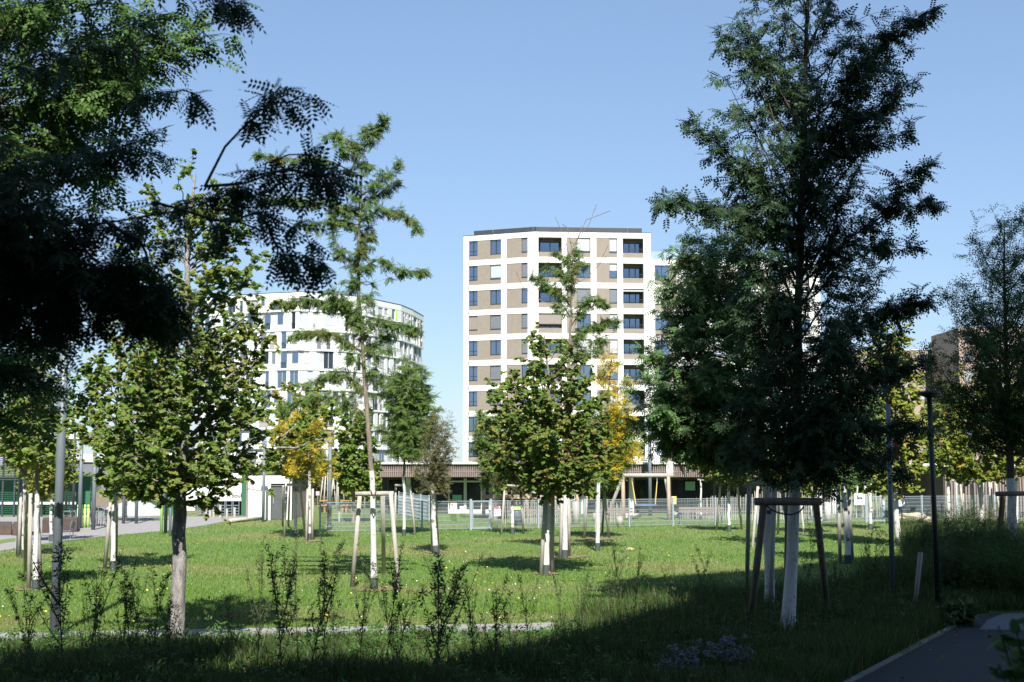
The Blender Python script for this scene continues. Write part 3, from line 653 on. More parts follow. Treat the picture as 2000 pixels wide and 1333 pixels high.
me = bpy.data.meshes.new_from_object(to.evaluated_get(bpy.context.evaluated_depsgraph_get())); bpy.data.objects.remove(to)
lt = link('lettering', me, M_black, sh_, (W(452, 972, HY).x-hx0, -.012, W(452, 972, HY).z)); lt.rotation_euler = (math.pi/2, 0, 0)
# wooden posts of a bollard fence in front of it
for i, (px_, hh) in enumerate(((402, .9), (410, .45), (417, .6), (430, .95), (443, .5), (458, .6))):
    q = GX(px_, 83.5); single(MB().bar(q, q+Vector((0, 0, hh)), .075, n=8), 'timber_post', M_stake, q, ('tallest left', 'shortest left', 'third', 'tall middle', 'low round', 'last')[i]+' round timber post standing before the lattice gates', 'post', 'round posts before the lattice gates')
# ---- left pavilion with slatted sun screen
PY = 84.0; p0, p1 = GX(-60, PY).x, GX(146, PY).x; pzt = W(50, 848, PY).z
lp = thing('slatted_pavilion', 'pavilion with horizontal dark slats high up over a green wall at the left edge', 'building', (p1, PY, 0))
MB().box(p0, p1+.3, PY-.3, PY+7, pzt-.30, pzt).build('roof', M_wgrey, lp)
MB().box(p0, p1, PY+3.0, PY+3.2, 0, 2.4).build('green_wall', M_green, lp)
sl_ = MB().box(0, p1-p0, 0, .03, 0, .06).mesh('slat'); z_ = W(50, 938, PY).z
while z_ < pzt-.4: link('slat', sl_, M_roofdark, lp, (p0-p1, 0, z_)); z_ += .125
pm = MB().box(-.05, .05, .04, .14, 0, pzt-.31).mesh('post')
for px_ in (3, 26, 45, 63, 80, 98, 128, 142): link('post', pm, M_roofdark, lp, (GX(px_, PY).x-p1, 0, 0))
MB().box(p0, p1, PY+.15, PY+.2, .75, .9).build('handrail', M_wgrey, lp)
# ---- grey building beyond the car park, ramp wall
gbx = GX(175, 190); gb = thing('grey_office_building', 'low grey building with pale roof edge behind the parked car', 'building', (gbx.x, 190, 0))
a_, b_ = GX(100, 190).x, GX(470, 190).x; zt4 = W(200, 903, 190).z
MB().box(a_, b_, 190, 200, -5, zt4).build('wall', M_grey, gb); MB().box(a_-.2, b_+.2, 189.7, 200.3, zt4+.01, zt4+1.1).build('roof_edge', M_wgrey, gb)
Og = Vector((0, 190, 0)); x = a_+1
while x < b_-3: window(gb, Og, ux, nn, x, x+2.4, W(200, 960, 190).z, W(200, 928, 190).z, mull=1, dep=-.02); x += 3.4
MB().box(a_, b_, 189.6, 189.95, -5, W(200, 968, 190).z).build('dark_plinth', M_stakedk, gb)
rp = MB(); Or = Vector((GX(208, 88).x, 88, 0)); Lr = GX(318, 88).x-Or.x
rp.slab(Or, ux, nn, [(0, -1.2), (Lr, -1.2), (Lr, .25), (Lr*.75, .75), (Lr*.45, .95), (0, .45)], -.25, 0)
single(rp, 'ramp_wall', M_conc, Or, 'pale blue grey concrete ramp wall behind the café tables', 'wall')
gw = MB(); q0, q1 = GX(318, 89), GX(350, 89); gw.box(q0.x, q1.x, 89, 89.2, 0, 2.3); single(gw, 'green_partition_wall', M_green, (q0.x, 89, 0), 'dark green wall panel between the ramp wall and the shelter', 'wall')
wv = MB(); q0, q1 = GX(285, 95), GX(384, 95); wv.box(q0.x, q1.x, 95, 101, W(300, 978, 95).z, W(300, 935, 95).z); wv.box(q0.x+.2, q1.x-.2, 95.4, 100.8, 0, W(300, 978, 95).z)
single(wv, 'white_annex', M_white, (q0.x, 95, 0), 'white boxy annex with a shaded recess below, left of the lettered shelter', 'building')
# ---- unseen block added behind the viewer, its outline cut to the wanted shadow edge
yb = -4.0; prof = [(-60, 20.5), (-5, 20.5), (-4.4, 21.4), (-1.2, 21.8), (.4, 24.5), (1.6, 26.8), (2.8, 29.5), (4.1, 32), (4.7, 41), (8, 43.5), (12, 49), (23, 52)]
pr = [(x+.1*(y-yb), (y-yb)*math.tan(SUN_EL)/1.0) for x, y in prof]
sb2 = MB(); poly = [(pr[0][0], 0), (pr[-1][0], 0)]+[(a, b) for a, b in reversed(pr)]
sb2.slab((0, yb, 0), (1, 0, 0), (0, 1, 0), poly, -14, 0)
ob = struct('building_behind_viewer', sb2.mesh('building_behind_viewer'), mat('shade_block_dark', (.10, .10, .11), .9, .05, .5))  # added shade caster, coloured dark to keep bounced light low
# ================================================================ TREES
G1 = [(0, (.028, .065, .012)), (.5, (.045, .09, .018)), (.85, (.065, .12, .022)), (1, (.10, .13, .03))]
LM_dark = leafmat('deep_green_leaflets', [(0, (.02, .048, .022)), (.6, (.032, .07, .026)), (1, (.05, .09, .03))], trans=.18)  # leaf colour darkened to stand for shade on the big pagoda tree
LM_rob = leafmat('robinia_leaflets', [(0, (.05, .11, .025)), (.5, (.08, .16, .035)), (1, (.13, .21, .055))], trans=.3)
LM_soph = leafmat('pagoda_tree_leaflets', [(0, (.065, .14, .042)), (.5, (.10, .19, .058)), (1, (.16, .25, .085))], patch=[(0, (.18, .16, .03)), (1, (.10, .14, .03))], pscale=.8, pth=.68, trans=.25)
LM_glt = leafmat('honey_locust_leaflets', [(0, (.065, .13, .028)), (.5, (.095, .17, .04)), (1, (.15, .21, .055))], patch=[(0, (.15, .15, .03)), (1, (.10, .15, .03))], pscale=.9, pth=.6, trans=.3)
LM_map = leafmat('maple_leaves', [(0, (.085, .175, .028)), (.45, (.14, .235, .04)), (.8, (.22, .29, .055)), (.93, (.22, .22, .06)), (1, (.33, .26, .09))], patch=[(0, (.16, .21, .035)), (1, (.28, .28, .05))], pscale=1.1, pth=.6, trans=.42)
LM_map2 = leafmat('autumn_maple_leaves', [(0, (.08, .17, .028)), (.55, (.13, .225, .036)), (.8, (.22, .26, .05)), (.92, (.22, .17, .045)), (1, (.38, .20, .07))], patch=[(0, (.07, .12, .02)), (.6, (.20, .18, .035)), (1, (.36, .19, .06))], pscale=1.5, pth=.60, trans=.4)
LM_yg = leafmat('yellow_green_leaves', [(0, (.11, .17, .025)), (.5, (.19, .24, .035)), (1, (.28, .27, .04))], patch=[(0, (.30, .25, .03)), (1, (.42, .24, .04))], pscale=1.2, pth=.62, trans=.35)
LM_yel = leafmat('golden_leaves', [(0, (.30, .28, .02)), (.5, (.52, .40, .02)), (1, (.66, .44, .03))], patch=[(0, (.10, .15, .02)), (1, (.22, .24, .03))], pscale=1.6, pth=.53, trans=.35)
LM_olive = leafmat('olive_brown_leaves', [(0, (.06, .085, .025)), (.5, (.095, .11, .035)), (1, (.20, .15, .07))], trans=.25)
LM_fresh = leafmat('fresh_green_leaflets', [(0, (.07, .13, .03)), (.5, (.10, .17, .04)), (1, (.17, .23, .06))], trans=.35)
LM_zel = leafmat('dark_small_leaves', [(0, (.028, .065, .018)), (.6, (.045, .095, .026)), (1, (.08, .14, .035))], trans=.2)
PIN = T_pinnate(4, .22, .066, .038); PINs = T_pinnate(4, .16, .047, .026, droop=.2); PINb = T_pinnate(6, .20, .040, .021, ang=70)
MAP = T_maple_mid(.084); MAPl = T_maple_low(.12); SPR = T_spray(6, .22, .085, .035); SPRy = T_spray(6, .24, .10, .034, 4); ZEL = T_spray(8, .24, .055, .022, 3)
# --- near hanging tree upper left, trunk out of frame
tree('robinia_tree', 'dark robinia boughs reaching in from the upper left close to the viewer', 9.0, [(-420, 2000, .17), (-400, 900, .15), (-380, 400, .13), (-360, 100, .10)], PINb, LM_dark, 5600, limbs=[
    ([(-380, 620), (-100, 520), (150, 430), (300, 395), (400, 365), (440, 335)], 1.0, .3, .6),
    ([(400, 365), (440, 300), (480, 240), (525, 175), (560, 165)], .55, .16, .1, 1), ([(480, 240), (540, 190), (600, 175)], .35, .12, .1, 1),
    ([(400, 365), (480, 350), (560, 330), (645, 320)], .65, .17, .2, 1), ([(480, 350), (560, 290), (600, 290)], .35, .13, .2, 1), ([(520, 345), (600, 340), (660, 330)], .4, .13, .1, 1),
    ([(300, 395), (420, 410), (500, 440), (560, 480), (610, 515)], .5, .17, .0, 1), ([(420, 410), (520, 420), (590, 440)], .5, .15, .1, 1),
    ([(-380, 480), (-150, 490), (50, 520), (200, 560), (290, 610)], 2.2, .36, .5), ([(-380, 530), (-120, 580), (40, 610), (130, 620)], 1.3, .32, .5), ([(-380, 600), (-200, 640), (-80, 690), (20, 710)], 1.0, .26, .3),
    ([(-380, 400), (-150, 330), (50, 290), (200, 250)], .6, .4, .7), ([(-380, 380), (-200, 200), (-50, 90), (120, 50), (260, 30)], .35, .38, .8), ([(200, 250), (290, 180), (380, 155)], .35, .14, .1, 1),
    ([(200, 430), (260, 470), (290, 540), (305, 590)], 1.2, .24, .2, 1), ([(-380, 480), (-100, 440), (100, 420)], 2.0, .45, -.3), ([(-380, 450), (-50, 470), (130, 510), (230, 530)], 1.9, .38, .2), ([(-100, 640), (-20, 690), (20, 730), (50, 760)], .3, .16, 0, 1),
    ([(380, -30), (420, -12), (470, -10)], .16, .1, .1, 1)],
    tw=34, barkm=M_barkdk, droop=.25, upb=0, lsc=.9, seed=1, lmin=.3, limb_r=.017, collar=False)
tree('robinia_tree', 'half sunlit robinia crown behind the dark boughs in the upper left corner', 14.5, [(-130, 1500, .15), (-120, 900, .13), (-100, 500, .10), (-80, 150, .06), (-70, -60, .03)], PIN, LM_rob, 10000,
     env=[(-220, -220, 200), (-100, -260, 400), (0, -300, 410), (100, -320, 400), (200, -320, 385), (260, -320, 350), (330, -320, 250), (420, -320, 200), (520, -320, 200), (640, -320, 170), (760, -300, 120), (820, -250, 60)], n_limb=64, tw=16, twl=.75, slope=.5, depth=.8, barkm=M_barkdk, seed=2, lmin=.3, lsc=.9, group=None, collar=False)
# --- maple left of centre
tree('maple_tree', 'yellow green maple with a mottled trunk beside the narrow path, its low branch arching out', 25.1, [(343, 1262, .135), (350, 1100, .125), (352, 980, .12), (360, 850, .09), (370, 700, .075), (365, 550, .05), (372, 400, .03), (380, 340, .012)], MAP, LM_map, 30000,
     env=[(325, 330, 420), (380, 270, 480), (450, 240, 505), (540, 210, 530), (640, 175, 560), (700, 150, 570), (770, 145, 560), (840, 145, 550), (900, 160, 510), (950, 240, 480), (975, 330, 430)],
     limbs=[([(360, 985), (400, 975), (440, 960), (480, 930), (520, 905), (545, 870), (560, 850)], 1.2, .22, .4), ([(540, 875), (590, 870), (640, 850)], 1.5, .25, .2, 1), ([(480, 955), (520, 960), (560, 965)], .3, .15, .1, 1), ([(350, 900), (250, 860), (150, 840), (60, 830)], 1.3, .28, -.4), ([(540, 860), (600, 810), (650, 800)], 1.2, .25, .3, 1)],
     n_limb=120, tw=14, twl=.6, slope=.9, depth=.9, barkm=M_barkmot, droop=.35, seed=3, lsc=1.0, collar=False, rho=(.35, 1.05), jag=.1)
# --- honey locust in stakes
hl = [([(712, 300), (690, 275), (660, 262), (634, 262)], 1.1, .22, .3), ([(712, 290), (730, 262), (752, 238)], 1.4, .26, -.2), ([(710, 275), (716, 255), (735, 248)], 1.0, .22, .1), ([(703, 345), (660, 318), (600, 302), (540, 300), (492, 291)], 1.0, .18, .6), ([(705, 330), (680, 300), (655, 292)], 1.3, .25, -.3),
      ([(703, 385), (735, 355), (765, 335), (785, 318)], 1.0, .24, -.3), ([(703, 400), (745, 375), (775, 345)], 1.2, .26, .4), ([(703, 425), (650, 400), (590, 395), (520, 398)], 1.2, .17, -.5), ([(702, 425), (680, 405), (655, 400)], 1.6, .25, .3), ([(704, 430), (740, 408), (780, 410), (815, 442)], 1.3, .22, .4),
      ([(701, 440), (660, 430), (615, 440), (578, 432)], 1.2, .22, .2), ([(699, 535), (670, 500), (655, 460), (650, 420)], 1.2, .24, -.2), ([(699, 500), (715, 490), (708, 450)], 1.0, .2, .2), ([(703, 525), (735, 505), (775, 525), (828, 530)], 1.2, .2, .3), ([(702, 560), (735, 548), (765, 540)], .12, .1, .3),
      ([(706, 650), (670, 600), (610, 585), (545, 588)], 2.0, .27, .4), ([(706, 640), (680, 595), (650, 580)], 2.0, .3, -.6), ([(708, 655), (750, 630), (790, 640), (815, 650)], 1.5, .26, -.3), ([(708, 690), (660, 655), (610, 650), (572, 660)], 1.7, .25, -.4), ([(709, 690), (740, 660), (775, 650)], 1.2, .24, .4), ([(711, 705), (740, 690), (765, 680)], 1.0, .22, -.2),
      ([(714, 760), (680, 735), (630, 730), (585, 750)], 1.5, .26, .4), ([(714, 760), (740, 740), (770, 745)], .8, .2, -.3), ([(717, 810), (670, 780), (610, 780), (550, 800)], 1.4, .28, -.2), ([(700, 470), (720, 465), (725, 440)], .7, .2, .2), ([(698, 580), (690, 560), (680, 545)], .6, .2, .2)]
tree('honey_locust_tree', 'tall slim honey locust with tiered branches and white trunk between two stakes', 36.5, [(731, 1149, .075), (728, 960, .065), (724, 880, .065), (714, 760, .055), (706, 650, .05), (700, 560, .045), (698, 480, .04), (704, 400, .032), (708, 320, .022), (716, 262, .010)], PINs, LM_glt, 10500, limbs=hl, env=[(240, 695, 745), (300, 685, 735), (400, 680, 738), (500, 678, 725), (600, 680, 735), (700, 685, 740), (780, 690, 745)], n_limb=28, slope=.7, depth=1.0, twl=.2, tw=30, seed=4, paint=(728, 920), droop=.3, upb=.0, lmin=.05, lsc=1.05, limb_r=.022)
# --- centre maple
tree('maple_tree', 'dense round maple turning orange on a white stem in the middle of the lawn', 41.0, [(1066, 1122, .085), (1070, 1000, .08), (1075, 900, .07), (1075, 800, .055), (1068, 700, .03), (1062, 655, .012)], MAPl, LM_map2, 31000,
     env=[(648, 1045, 1090), (675, 1015, 1135), (720, 975, 1165), (760, 938, 1180), (800, 940, 1195), (850, 938, 1225), (900, 935, 1220), (935, 960, 1205), (960, 1030, 1140)], n_limb=120, tw=15, twl=.5, slope=.9, seed=5, paint=(1070, 955), droop=.4, lsc=.78, rho=(.35, 1.16), jag=.08)
# --- sparse locust behind it
tree('honey_locust_tree', 'sparse honey locust with bare top twigs rising behind the round maple', 48.0, [(1103, 1090, .085), (1104, 1000, .08), (1108, 800, .07), (1114, 650, .05), (1117, 560, .035), (1118, 500, .02), (1136, 440, .006)], PINs, LM_glt, 3300, env=[(480, 1095, 1150), (560, 1080, 1160), (640, 1080, 1180), (700, 1085, 1185)], n_limb=9, twl=.25,
     limbs=[([(1116, 600), (1090, 570), (1060, 548), (1040, 540)], 2.0, .26, .3), ([(1117, 560), (1095, 530), (1065, 518)], 1.3, .24, .3), ([(1117, 530), (1105, 500), (1085, 492)], 1.0, .2, .2), ([(1117, 540), (1130, 505), (1122, 480)], 1.2, .22, .1), ([(1115, 640), (1140, 600), (1170, 585), (1185, 600)], 1.8, .26, -.3), ([(1114, 660), (1150, 640), (1190, 630), (1205, 625)], 2.0, .28, .3), ([(1112, 700), (1150, 680), (1180, 660)], 1.6, .3, .2), ([(1116, 620), (1100, 600), (1085, 600)], 1.6, .28, .1)], tw=26, seed=6, paint=(1104, 960), droop=.3, lsc=1.2, lmin=.08)
bt = MB()
T48 = lambda a, b: W(a, b, 48.0)
for pl in ([(1117, 520), (1104, 470), (1085, 425)], [(1122, 480), (1145, 430), (1192, 412)], [(1125, 470), (1150, 440), (1165, 400)], [(1117, 545), (1140, 520), (1170, 515), (1188, 480)], [(1117, 560), (1150, 540), (1185, 500)], [(1114, 600), (1060, 590), (1020, 560), (1008, 530)], [(1120, 500), (1108, 445), (1098, 438)]): bt.path([T48(*p) for p in pl], .011, 4)
bt.build('bare_twigs', M_bark, bpy.data.objects['honey_locust_tree.001'])
tree('golden_leaved_tree', 'tree with golden yellow leaf sprays between the round maple and the white tower', 52.0, [(1167, 1053, .07), (1168, 950, .065), (1180, 850, .05), (1195, 700, .02)], SPRy, LM_yel, 3000, env=[(690, 1180, 1215), (740, 1170, 1225), (800, 1170, 1235), (850, 1180, 1250), (900, 1150, 1235), (925, 1140, 1190)], n_limb=26, tw=12, twl=.5, seed=7, paint=(1168, 935), droop=.3, jag=.3)
# --- dark tree right and lit companion
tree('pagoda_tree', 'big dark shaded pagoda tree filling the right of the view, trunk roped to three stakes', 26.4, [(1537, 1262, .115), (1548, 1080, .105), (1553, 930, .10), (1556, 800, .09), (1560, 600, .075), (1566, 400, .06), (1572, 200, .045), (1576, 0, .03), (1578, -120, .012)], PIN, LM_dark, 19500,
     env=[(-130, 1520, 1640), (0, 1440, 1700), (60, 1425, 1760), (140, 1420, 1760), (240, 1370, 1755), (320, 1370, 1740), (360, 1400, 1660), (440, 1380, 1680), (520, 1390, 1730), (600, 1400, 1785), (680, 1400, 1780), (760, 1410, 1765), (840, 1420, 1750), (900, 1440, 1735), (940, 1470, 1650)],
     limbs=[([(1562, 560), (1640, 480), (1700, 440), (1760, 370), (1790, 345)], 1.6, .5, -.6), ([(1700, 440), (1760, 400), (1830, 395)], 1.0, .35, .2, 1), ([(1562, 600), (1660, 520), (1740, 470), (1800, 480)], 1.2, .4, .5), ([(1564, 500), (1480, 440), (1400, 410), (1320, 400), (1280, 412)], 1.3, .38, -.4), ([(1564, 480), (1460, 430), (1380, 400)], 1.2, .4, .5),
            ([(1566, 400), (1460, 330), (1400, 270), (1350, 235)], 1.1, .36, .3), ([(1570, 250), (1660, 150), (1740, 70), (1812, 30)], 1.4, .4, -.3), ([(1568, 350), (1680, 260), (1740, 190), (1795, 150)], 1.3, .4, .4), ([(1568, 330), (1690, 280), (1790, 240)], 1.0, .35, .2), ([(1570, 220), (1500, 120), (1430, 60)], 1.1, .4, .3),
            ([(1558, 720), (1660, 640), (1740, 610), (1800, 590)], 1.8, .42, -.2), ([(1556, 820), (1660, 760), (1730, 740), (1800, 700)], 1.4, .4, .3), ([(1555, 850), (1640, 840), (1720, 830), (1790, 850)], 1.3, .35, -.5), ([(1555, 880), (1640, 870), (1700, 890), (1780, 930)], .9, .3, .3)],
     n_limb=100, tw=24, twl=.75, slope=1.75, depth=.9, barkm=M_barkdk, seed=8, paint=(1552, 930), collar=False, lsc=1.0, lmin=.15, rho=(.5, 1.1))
tree('pagoda_tree', 'green pagoda tree with sunlit left side just behind the big dark one', 30.5, [(1503, 1206, .10), (1502, 1050, .095), (1498, 930, .09), (1470, 800, .07), (1420, 650, .05), (1390, 500, .02)], PIN, LM_soph, 13500,
     env=[(450, 1330, 1440), (490, 1290, 1470), (540, 1272, 1500), (600, 1285, 1500), (660, 1262, 1500), (720, 1240, 1520), (780, 1228, 1530), (830, 1240, 1540), (870, 1300, 1540), (905, 1360, 1540)], n_limb=90, tw=18, twl=.65, slope=.7, depth=.85, barkm=M_barkdk, seed=9, paint=(1500, 940), collar=False, rho=(.55, 1.1))
# --- right edge tree
tree('zelkova_tree', 'vase shaped fine leaved tree at the right edge with steep forking branches', 37.0, [(1979, 1146, .12), (1977, 1000, .11), (1974, 900, .10), (1968, 800, .08), (1964, 650, .05), (1962, 520, .03), (1962, 430, .01)], ZEL, LM_zel, 13500,
     env=[(418, 1945, 2010), (460, 1895, 2060), (540, 1862, 2080), (600, 1840, 2100), (650, 1800, 2110), (700, 1795, 2120), (760, 1830, 2120), (820, 1850, 2100), (880, 1880, 2080)], n_limb=85, tw=16, twl=.7, slope=1.35, depth=.9, barkm=M_barkdk, seed=10, lsc=1.3, paint=(1975, 935), droop=.1, collar=False, rho=(.45, 1.18), jag=.15, limb_r=.02)
# --- further trees of the lawn : (name,label,depth,trunk px pts,template,material,leaves,env,opts)
far = [
 ('maple_tree', 'young maple with three stakes left of the mottled trunk, its lower leaves orange', 42.6, [(221, 1108, .07), (222, 950, .06), (228, 800, .04), (235, 690, .015)], MAPl, LM_map, 5200, [(665, 160, 330), (720, 130, 345), (800, 120, 350), (870, 130, 345), (920, 160, 350), (958, 190, 330)], dict(paint=(222, 950), seed=21, twl=.4)),
 ('birch_tree', 'young tree nearest the left frame edge with a white stem and three stakes', 36.0, [(70, 1148, .065), (72, 950, .055), (74, 850, .045), (78, 700, .02)], MAPl, LM_map, 2200, [(690, 20, 120), (760, -20, 150), (850, -30, 150), (900, 10, 140)], dict(paint=(72, 965), seed=22, twl=.4)),
 ('lime_tree', 'slim tree with white stem behind the dark grey pole at the left', 48.0, [(47, 1087, .06), (48, 940, .05), (50, 800, .03)], MAPl, LM_yg, 900, [(780, 0, 110), (850, -20, 120), (930, 10, 110)], dict(paint=(48, 930), seed=23, twl=.35)),
 ('maple_tree', 'small orange leaved maple far behind the lawn near the café tables', 78.0, [(246, 1020, .06), (247, 900, .04)], MAPl, LM_yg, 1500, [(870, 215, 290), (910, 190, 330), (950, 190, 330), (975, 210, 300)], dict(paint=(246, 970), seed=24, twl=.5, lsc=1.3)),
 ('golden_rain_tree', 'golden yellow and green tree on three stakes behind the white service building', 59.0, [(604, 1057, .065), (605, 930, .055), (603, 860, .035), (600, 790, .015)], SPRy, LM_yel, 1800, [(800, 545, 640), (850, 520, 650), (905, 545, 665), (925, 540, 655)], dict(paint=(604, 920), seed=25, twl=.45, jag=.3)),
 ('maple_tree', 'green maple whose white stem stands inside the left cluster of stakes', 61.5, [(577, 1049, .07), (577, 960, .06), (575, 880, .04), (572, 770, .012)], MAPl, LM_yg, 2600, [(745, 540, 640), (800, 510, 650), (870, 500, 640), (930, 520, 620)], dict(paint=(577, 960), seed=26, twl=.5, lsc=1.2)),
 ('maple_tree', 'broad olive green maple left of the tall honey locust', 76.0, [(690, 1022, .09), (690, 950, .08), (690, 880, .05), (688, 800, .015)], MAPl, LM_map, 4200, [(790, 670, 720), (830, 650, 735), (880, 645, 745), (925, 645, 745), (955, 655, 735)], dict(seed=27, twl=.6, lsc=1.4, collar=False)),
 ('locust_tree', 'airy light green locust in front of the curved white block', 62.5, [(789, 1046, .06), (789, 950, .055), (790, 880, .05), (795, 790, .03), (800, 720, .01)], PINs, LM_fresh, 3400, [(705, 780, 830), (740, 745, 860), (790, 735, 862), (840, 738, 855), (890, 750, 840)], dict(paint=(789, 930), seed=28, twl=.6, lsc=1.9, slope=1.3, jag=.3)),
 ('crab_apple_tree', 'sparse olive leaved tree with upright branches and a thick white stem', 50.3, [(852, 1080, .09), (846, 1000, .08), (843, 930, .06), (845, 870, .04), (850, 810, .012)], SPR, LM_olive, 1500, [(800, 850, 880), (830, 820, 895), (870, 810, 898), (920, 800, 890), (960, 815, 880)], dict(paint=(844, 945), seed=29, twl=.4, slope=1.4, lsc=.8, jag=.3)),
 ('cherry_tree', 'small thinning tree with rusty leaves and white stem before the climbing frame', 64.0, [(1001, 1044, .07), (1001, 960, .06), (1000, 900, .04), (1000, 860, .015)], SPR, LM_olive, 1500, [(850, 970, 1040), (890, 955, 1060), (930, 965, 1050), (960, 975, 1035)], dict(paint=(1001, 990), seed=30, twl=.5)),
 ('willow_leaved_tree', 'bushy green tree against the left corner of the white tower', 80.0, [(966, 1010, .16), (966, 950, .14), (955, 880, .07), (950, 830, .02)], SPR, LM_glt, 4200, [(805, 935, 975), (840, 922, 990), (880, 928, 1000), (920, 935, 1000), (950, 945, 990)], dict(seed=31, twl=.7, lsc=1.3, collar=False)),
 ('locust_tree', 'yellow green locust hanging low at the right of the round maple', 60.0, [(1166, 1054, .075), (1166, 950, .065), (1165, 870, .04), (1165, 800, .01)], PINs, LM_fresh, 2400, [(790, 1130, 1210), (850, 1120, 1235), (900, 1120, 1230), (945, 1130, 1200)], dict(paint=(1166, 960), seed=32, twl=.6, lsc=1.9)),
 ('maple_tree', 'low yellow green maple on white stem left of the shaded stake frames', 66.5, [(1424, 1037, .07), (1423, 960, .06), (1422, 900, .04)], MAPl, LM_yg, 2300, [(855, 1370, 1440), (885, 1345, 1480), (915, 1355, 1490), (938, 1380, 1470)], dict(paint=(1424, 935), seed=33, twl=.45, lsc=1.3)),
 ('young_tree', 'thin stemmed tree on stakes behind the paling fence near the basket swing', 80.0, [(1369, 1012, .05), (1369, 930, .045), (1368, 880, .02)], MAPl, LM_yg, 900, [(870, 1345, 1395), (900, 1335, 1400), (915, 1350, 1390)], dict(paint=(1369, 925), seed=34, twl=.4, lsc=1.3)),
 ('maple_tree', 'yellow green maple partly hidden behind the big dark tree', 56.0, [(1503, 1062, .07), (1503, 960, .06), (1505, 880, .03)], MAPl, LM_yg, 3000, [(850, 1420, 1620), (890, 1440, 1640), (930, 1470, 1640), (950, 1500, 1640)], dict(seed=35, twl=.5, lsc=1.2, paint=(1503, 950))),
 ('birch_tree', 'twin white stemmed tree with leaf shadows on its bark in front of the dog sign', 45.5, [(1657, 1100, .09), (1651, 1000, .085), (1645, 930, .07), (1640, 860, .03)], MAPl, LM_zel, 2600, [(760, 1600, 1720), (830, 1570, 1740), (890, 1570, 1730), (940, 1600, 1700)], dict(paint=(1645, 935), seed=36, twl=.5)),
 ('maple_tree', 'tall yellow maple behind the grey sign pole on the right', 55.0, [(1757, 1072, .11), (1750, 1000, .10), (1745, 930, .08), (1745, 800, .05), (1750, 680, .015)], MAPl, LM_yg, 6500, [(625, 1730, 1765), (680, 1690, 1795), (740, 1680, 1808), (800, 1690, 1800), (860, 1680, 1815), (930, 1670, 1800), (955, 1690, 1770)], dict(paint=(1745, 935), seed=37, twl=.65, lsc=1.25, n_limb=70)),
 ('lime_tree', 'yellow green tree behind the right edge tree in front of the timber pavilion', 62.0, [(1918, 1040, .09), (1916, 950, .08), (1915, 850, .05), (1915, 760, .015)], MAPl, LM_yg, 5200, [(720, 1880, 1960), (780, 1850, 1990), (850, 1835, 2010), (900, 1830, 2010), (935, 1850, 1990)], dict(paint=(1917, 940), seed=38, twl=.55, lsc=1.2)),
 ('maple_tree', 'yellow green tree under the right flank of the big dark crown', 64.0, [(1602, 1042, .08), (1602, 950, .07), (1602, 880, .04)], MAPl, LM_yg, 2400, [(800, 1570, 1650), (850, 1545, 1670), (900, 1545, 1670), (938, 1565, 1650)], dict(paint=(1602, 945), seed=41, twl=.55, lsc=1.2)),
 ('maple_tree', 'yellow green tree between the dog sign and the grey sign pole', 68.0, [(1700, 1032, .08), (1700, 950, .07), (1700, 880, .04)], MAPl, LM_yg, 2400, [(780, 1670, 1740), (840, 1650, 1760), (900, 1650, 1765), (940, 1670, 1750)], dict(paint=(1700, 945), seed=42, twl=.55, lsc=1.25)),
 ('maple_tree', 'green maple right behind the black lamp post', 70.0, [(1852, 1030, .09), (1852, 950, .08), (1852, 850, .04)], MAPl, LM_map, 2800, [(740, 1825, 1890), (800, 1805, 1905), (870, 1800, 1910), (930, 1815, 1895)], dict(paint=(1852, 940), seed=43, twl=.6, lsc=1.3)),
 ('maple_tree', 'golden green tree between the right edge tree and the timber pavilion', 66.0, [(1985, 1038, .09), (1985, 950, .08), (1985, 850, .04)], MAPl, LM_yg, 2800, [(700, 1950, 2030), (780, 1935, 2050), (860, 1930, 2060), (930, 1950, 2040)], dict(paint=(1985, 940), seed=44, twl=.6, lsc=1.3)),
 ('maple_tree', 'small green tree behind the parked car', 100.0, [(162, 1000, .06), (162, 960, .05)], MAPl, LM_fresh, 1300, [(925, 150, 178), (955, 148, 182), (975, 152, 176)], dict(seed=39, twl=.5, lsc=1.2, collar=False)),
 ('maple_tree', 'yellow green maple beside the dark steel poles at the left edge', 58.0, [(100, 1040, .06), (100, 950, .05), (100, 890, .03)], MAPl, LM_yg, 2400, [(860, 70, 150), (900, 50, 160), (940, 20, 140), (965, 30, 120)], dict(seed=40, twl=.5, paint=(100, 960))),
]
for nm, lb, dd, tr, T, LM, nl, env, kw in far:
    k = dict(n_limb=44, tw=15, droop=.3); k.update(kw); sd = k.pop('seed'); tree(nm, lb, dd, tr, T, LM, int(nl*1.5), env=env, seed=sd, **k)
